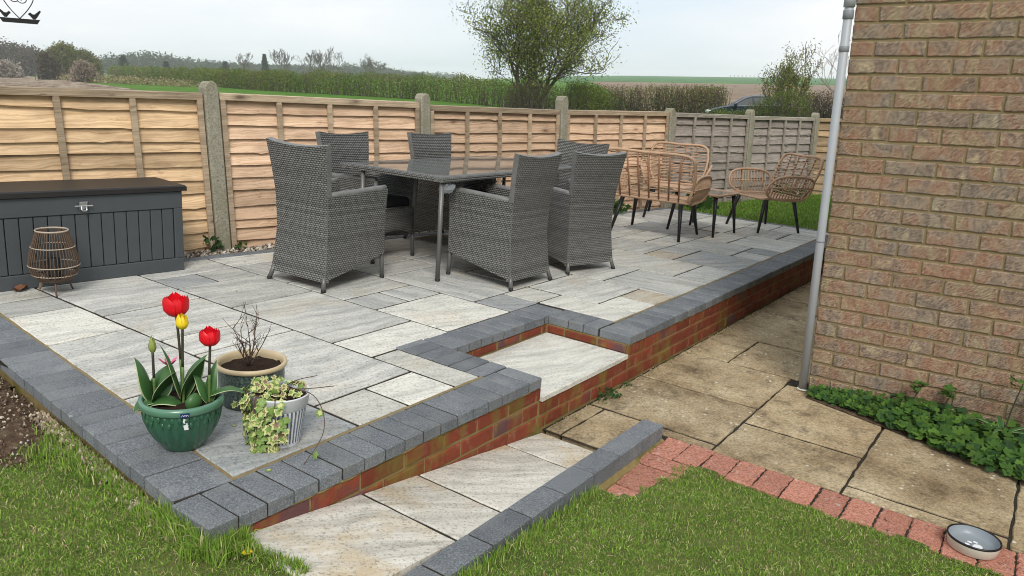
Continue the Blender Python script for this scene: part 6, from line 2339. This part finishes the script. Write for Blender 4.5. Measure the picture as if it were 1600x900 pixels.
    def tw(p, d, ln, r, lev):
        pts = [p]
        q_ = p
        dd = d.copy()
        for i in range(4):
            dd = (dd + Vector((rs.gauss(0, 0.14), rs.gauss(0, 0.14), 0.10))).normalized()
            q_ = q_ + dd * ln / 4
            pts.append(q_)
            if lev > 0 and rs.random() < 0.75:
                sd = (dd + Vector((rs.gauss(0, 0.7), rs.gauss(0, 0.7), rs.gauss(0.1, 0.3)))).normalized()
                tw(q_, sd, ln * rs.uniform(0.35, 0.6), r * 0.65, lev - 1)
        mb.add(*tube(pts, [r * (1 - 0.15 * i) for i in range(5)], 5))
    for a, l_, sp in ((0.2, 0.15, 0.5), (1.2, 0.17, 0.35), (2.3, 0.17, 0.55), (3.3, 0.14, 0.75), (4.4, 0.165, 0.4), (5.4, 0.15, 0.7), (0.9, 0.17, 0.1)):
        tw(Vector((0, 0, 0.005)), Vector((math.cos(a) * sp, math.sin(a) * sp, 1)).normalized(), l_, 0.0032, 2)
    ob('twigs', mb.mesh('twigs', 'twig', True), None, sh)

    # ---- white ribbed pot with variegated ivy
    ic = (0.502, 0.318)
    o = thing('white_pot', 'white ribbed plant pot at the corner, draped with ivy', 'flowerpot', frame(*ic, 0, 0))

    def ribs(a, r, z):
        if z < 0.012 or z > 0.142:
            return 0
        return 0.0022 * (1 if math.sin(a * 36) > -0.1 else -1)
    prof = [(0.066, 0.0), (0.068, 0.004), (0.069, 0.0119), (0.0695, 0.013), (0.076, 0.06), (0.083, 0.10), (0.0895, 0.141), (0.090, 0.143), (0.092, 0.146)]
    V, F = lathe(prof, 288, ribs)
    mb = MB()
    mb.add(V, F)
    mb.mi = []
    for f in F:
        c_ = sum((Vector(V[k]) for k in f), Vector()) / 4
        a = math.atan2(c_.y, c_.x)
        mb.mi.append(1 if (0.013 < c_.z < 0.141 and math.sin(a * 36) <= -0.1) else 0)
    ob('body', mb.mesh('body', ['white_pot', 'pot_groove'], False), None, o)
    ob('rim', MB().add(*lathe([(0.092, 0.146), (0.097, 0.150), (0.1025, 0.190), (0.105, 0.194), (0.103, 0.198), (0.099, 0.196), (0.094, 0.16)], 56)).mesh('rim', 'white_pot', True), None, o)
    V, F = disc(0.096, 0.172, 32, 0.004)
    ob('soil', MB().add(V, F).mesh('soil', 'compost', True), None, o)
    iv = thing('ivy_plant', 'cream and green variegated ivy trailing over the white pot', 'ivy', frame(*ic, 0.17))
    # ivy leaf meshes: cream margin, green heart
    lob = [(0, 1.0), (22, 0.62), (48, 0.86), (76, 0.52), (105, 0.66), (150, 0.42), (180, 0.22)]

    def ivy_mesh(c1, c2):
        out = [(a, r) for a, r in lob] + [(360 - a, r) for a, r in lob[1:-1]][::-1]
        n = len(out)
        V = [(0, 0, 0.05)]
        for a, r in out:
            V.append((r * 0.6 * math.cos(R(a)), r * 0.6 * math.sin(R(a)), 0.03))
        for a, r in out:
            V.append((r * math.cos(R(a)), r * math.sin(R(a)), -0.06 * r))
        mb = MB()
        for k in range(n):
            k2 = (k + 1) % n
            mb.f.append((0, 1 + k, 1 + k2))
            mb.mi.append(0)
            mb.f.append((1 + k, 1 + n + k, 1 + n + k2, 1 + k2))
            mb.mi.append(1)
        mb.v = [(x * 0.5, y * 0.5, z * 0.5) for x, y, z in V]
        return mb.mesh('leaf', [c1, c2])
    LM = [ivy_mesh('ivy_green', 'ivy_cream'), ivy_mesh('ivy_green', 'ivy_green'), ivy_mesh('ivy_cream', 'ivy_green'), ivy_mesh('ivy_brown', 'ivy_cream')]
    left = (-rx, -ry_)
    cnt = 0

    def leaf_at(x, y, z, s, nx, ny, brown=0.12):
        me = LM[3] if random.random() < brown else random.choice(LM[:3])
        nrm = Vector((nx + random.gauss(0, 0.35), ny + random.gauss(0, 0.35), 0.55 + random.gauss(0, 0.35))).normalized()
        qn = Vector((0, 0, 1)).rotation_difference(nrm) @ Quaternion((0, 0, 1), random.uniform(0, 6.28))
        ob('leaf', me, Matrix.Translation((x, y, z)) @ qn.to_matrix().to_4x4() @ Matrix.Scale(s, 4), iv)
    # crown over the pot mouth
    for k in range(80):
        a = random.uniform(0, 6.28)
        r_ = math.sqrt(random.random()) * 0.095
        x, y = r_ * math.cos(a), r_ * math.sin(a)
        b = (x * left[0] + y * left[1]) / 0.1
        leaf_at(x, y, 0.018 + random.uniform(0, 0.035) + 0.018 * max(0, b), random.uniform(0.030, 0.052), -0.3 * fx, -0.3 * fy, 0.35)
    # curtain down the camera-left / front side
    for k in range(165):
        t = random.random() ** 0.9
        side = random.uniform(-0.55, 1.75)            # angle from the viewer's direction towards the left
        va2 = math.atan2(-fy, -fx) - side
        z = 0.03 - t * 0.215
        r_ = 0.100 - 0.02 * t + random.uniform(0.0, 0.030)
        if t > 0.35 and side < 0.0 and random.random() < 0.6:
            continue
        leaf_at(r_ * math.cos(va2), r_ * math.sin(va2), max(z, -0.16), random.uniform(0.036, 0.062), math.cos(va2), math.sin(va2), 0.14)
    # stems
    mb = MB()
    for k in range(14):
        side = random.uniform(-0.3, 1.8)
        va2 = math.atan2(-fy, -fx) - side
        c_, s_ = math.cos(va2), math.sin(va2)
        pts = curve_pts([(0.05 * c_, 0.05 * s_, 0.01), (0.102 * c_, 0.102 * s_, 0.035), (0.112 * c_, 0.112 * s_, -0.03), (0.102 * c_ + random.gauss(0, 0.015), 0.102 * s_ + random.gauss(0, 0.015), -0.10), (0.10 * c_ + random.gauss(0, 0.02), 0.10 * s_ + random.gauss(0, 0.02), -0.155)], 5)
        mb.add(*tube(pts, 0.0014, 4))
    for e in ([(0.04, 0.02, 0.01), cr(0.12, -0.02) + (0.035,), cr(0.175, -0.05) + (-0.02,), cr(0.185, -0.10) + (-0.09,), cr(0.14, -0.17) + (-0.165,)],
              [(0.03, 0.02, 0.02), cr(0.06, 0.03) + (0.06,), cr(0.13, 0.05) + (0.075,)],
              [(0.05, 0.0, 0.02), cr(0.10, 0.03) + (0.03,), cr(0.19, 0.06) + (0.035,)],
              [(-0.05, 0, 0.01), cr(-0.13, 0.0) + (0.02,), cr(-0.155, 0.02) + (-0.06,)]):
        mb.add(*tube(curve_pts(e, 6), 0.0017, 5))
    ob('stem', mb.mesh('stem', 'twig', True), None, iv)
    for a, b, z in ((0.165, -0.04, -0.03), (0.17, -0.14, -0.14), (-0.13, 0.01, 0.01), (-0.16, 0.02, -0.05)):
        x, y = cr(a, b)
        leaf_at(x, y, z, 0.046, -fx, -fy, 0)
    # fallen bits on the paving
    for lab, u, v, s, m in (('yellowed ivy leaf lying on the coping below the white pot', 0.335, 0.165, 0.03, 2), ('pale fallen leaf on the slab right of the green pot', 0.46, 0.535, 0.028, 2)):
        thing('fallen_leaf', lab, 'leaf', frame(u, v, 0.004, random.uniform(0, 6)) @ Matrix.Scale(s, 4), me=LM[m])
    for lab, u, v, m in (('fallen red and yellow petal in the grass by the patio corner', 0.03, -0.005, 'petal_yellow'), ('fallen yellow petal on the grass beside the ramp slab', 0.075, -0.075, 'petal_yellow')):
        thing('fallen_petal', lab, 'petal', frame(u, v, -0.055, random.uniform(0, 6)) @ Matrix.Rotation(1.1, 4, 'Y'), me=petal(0.05, 0.022, 0.9).mesh('petal', m, True))
    for lab, u, v, s in (('tan dry leaf on the slab left of the first dining chair', 1.60, 2.14, 0.024), ('dark dry leaf on the slab near the fence coping', 2.10, 2.76, 0.03), ('dry leaf on the slab between table and first chair', 2.62, 1.83, 0.02)):
        thing('fallen_leaf', lab, 'leaf', frame(u, v, 0.004, random.uniform(0, 6)) @ Matrix.Scale(s, 4), me=LM[3])


# ------------------------------------------------------------------ dog bowl, bird ornament
def build_small():
    o = thing('dog_bowl', 'cream and grey dog bowl with a black rim on the pink bricks', 'bowl', frame(2.040, -1.790, -0.272, R(-20)) @ Matrix.Scale(0.86, 4))
    ob('body', MB().add(*lathe([(0.0, 0.0), (0.092, 0.0), (0.098, 0.004), (0.106, 0.046)], 56)).mesh('body', 'bowl_cream', True), None, o)
    ob('rim', MB().add(*lathe([(0.106, 0.046), (0.1085, 0.050), (0.1075, 0.0555), (0.103, 0.056), (0.1005, 0.052)], 56)).mesh('rim', 'bowl_black', True), None, o)
    ob('inside', MB().add(*lathe([(0.1005, 0.052), (0.094, 0.026), (0.080, 0.014), (0.0001, 0.013)], 56)).mesh('inside', 'bowl_grey', True), None, o)
    paw = ob('paw_print', None, Matrix.Translation((0, -0.01, 0.0155)) @ Matrix.Rotation(R(-52 + 20) + YAW, 4, 'Z'), o)

    def blob(cx, cy, a, b):
        V = [(cx, cy, 0)] + [(cx + a * math.cos(2 * math.pi * k / 18), cy + b * math.sin(2 * math.pi * k / 18), 0) for k in range(18)]
        return MB().add(V, [(0, 1 + k, 1 + (k + 1) % 18) for k in range(18)])
    ob('pad', blob(0, -0.012, 0.026, 0.019).mesh('pad', 'paw_white'), None, paw)
    for x, y in ((-0.033, 0.010), (-0.013, 0.026), (0.013, 0.026), (0.033, 0.010)):
        ob('toe', blob(x, y, 0.0085, 0.0105).mesh('toe', 'paw_white'), None, paw)

    # wire heart with two birds, hanging from a crook left of the view
    d = 3.6
    a0 = YAW - math.atan((38 - 800) / 1242.0)
    bx, by = CAM.x + d * math.cos(a0), CAM.y + d * math.sin(a0)
    zp = 1.468
    # local x = to the viewer's right
    rz = a0 - R(90)
    M = upright((bx, by, zp), rz) @ Matrix.Rotation(R(2.3), 4, 'Y')
    o = thing('bird_ornament', 'black wire heart ornament with two birds on a perch', 'ornament', M)
    V, F = prism([(-0.066, 0.0), (-0.056, -0.016), (0.056, -0.016), (0.066, 0.0)], 0.02, 0.003, -0.01)
    ob('perch', MB().add([(x, z, y) for x, y, z in V], F).mesh('perch', 'iron_black'), None, o)
    pts = curve_pts([(0, 0, 0.0), (-0.030, 0, 0.036), (-0.050, 0, 0.075), (-0.045, 0, 0.115), (-0.022, 0, 0.128), (0, 0, 0.105), (0.022, 0, 0.128), (0.045, 0, 0.115), (0.050, 0, 0.075), (0.030, 0, 0.036), (0, 0, 0.0)], 6)
    ob('heart', MB().add(*tube(pts, 0.0018, 5)).mesh('heart', 'iron_black', True), None, o)
    mb = MB()
    for c, s, st in ((-0.014, 1, 0.075), (0.014, -1, 0.072)):
        pts = []
        for k in range(26):
            t = k / 25
            an = -1.2 + t * 6.9
            rr = 0.006 + 0.011 * t
            pts.append((c + s * rr * math.cos(an) * 1.0, 0, st + rr * math.sin(an)))
        mb.add(*tube(pts, 0.0017, 5))
    ob('scroll', mb.mesh('scroll', 'iron_black', True), None, o)

    def bird(sx):
        P = [(-0.020, 0.034), (-0.023, 0.031), (-0.010, 0.010), (-0.004, 0.002), (0.004, 0.002), (0.013, 0.014), (0.018, 0.017), (0.0155, 0.0225), (0.0105, 0.024), (0.005, 0.0185), (-0.003, 0.0185)]
        P = [(x * sx, y) for x, y in P]
        if sx > 0:
            P = P[::-1]
        V, F = prism(P[::-1] if sx > 0 else P, 0.006, 0.001, -0.003)
        return MB().add([(x, z, y) for x, y, z in V], F)
    ob('bird', bird(1).mesh('bird', 'iron_black'), Matrix.Translation((-0.045, 0, 0.0)), o)
    ob('bird', bird(-1).mesh('bird', 'iron_black'), Matrix.Translation((0.047, 0, 0.0)), o)
    ob('hanging_wire', MB().add(*tube([(0, 0, 0.105), (0, 0, 0.42)], 0.0012, 4)).mesh('hanging_wire', 'iron_black'), None, o)
    # crook that carries it
    gzv = W(bx, by, -0.1).z
    s = thing('crook_pole', 'black garden crook holding the wire heart ornament', 'pole', upright((bx, by, gzv), rz))
    top = zp + 0.42 - gzv
    pts = curve_pts([(-0.42, 0, 0), (-0.42, 0, top * 0.5), (-0.42, 0, top - 0.05), (-0.33, 0, top + 0.12), (-0.16, 0, top + 0.14), (-0.02, 0, top + 0.06), (0.0, 0, top - 0.005), (0.03, 0, top + 0.03)], 8)
    ob('rod', MB().add(*tube(pts, 0.006, 8)).mesh('rod', 'iron_black', True), None, s)


def build_haze():
    t = NT('haze')
    p = t.n('ShaderNodeVolumePrincipled')
    p.inputs['Color'].default_value = (0.965, 0.98, 1.0, 1)
    p.inputs['Density'].default_value = 0.00045
    p.inputs['Anisotropy'].default_value = 0.0
    t.t.links.new(p.outputs[0], t.out.inputs['Volume'])
    MAT['haze'] = t.m
    x0, x1, z0, z1 = -1640, 1640, -4.0, 27.0
    V = [(x, y, z) for z in (z0, z1) for x, y in ((x0, x0), (x1, x0), (x1, x1), (x0, x1))]
    F = [(3, 2, 1, 0), (4, 5, 6, 7), (0, 1, 5, 4), (1, 2, 6, 5), (2, 3, 7, 6), (3, 0, 4, 7)]
    ob('haze', MB().add(V, F).mesh('haze', 'haze'), kind='stuff')


build_land()
build_background()
build_fence()
build_patio()
build_ramp()
build_path()
build_house()
build_lawn()
build_ground_cover()
build_car()
build_dining()
build_lounge()
build_box()
build_lantern()
build_pots()
build_small()
build_haze()
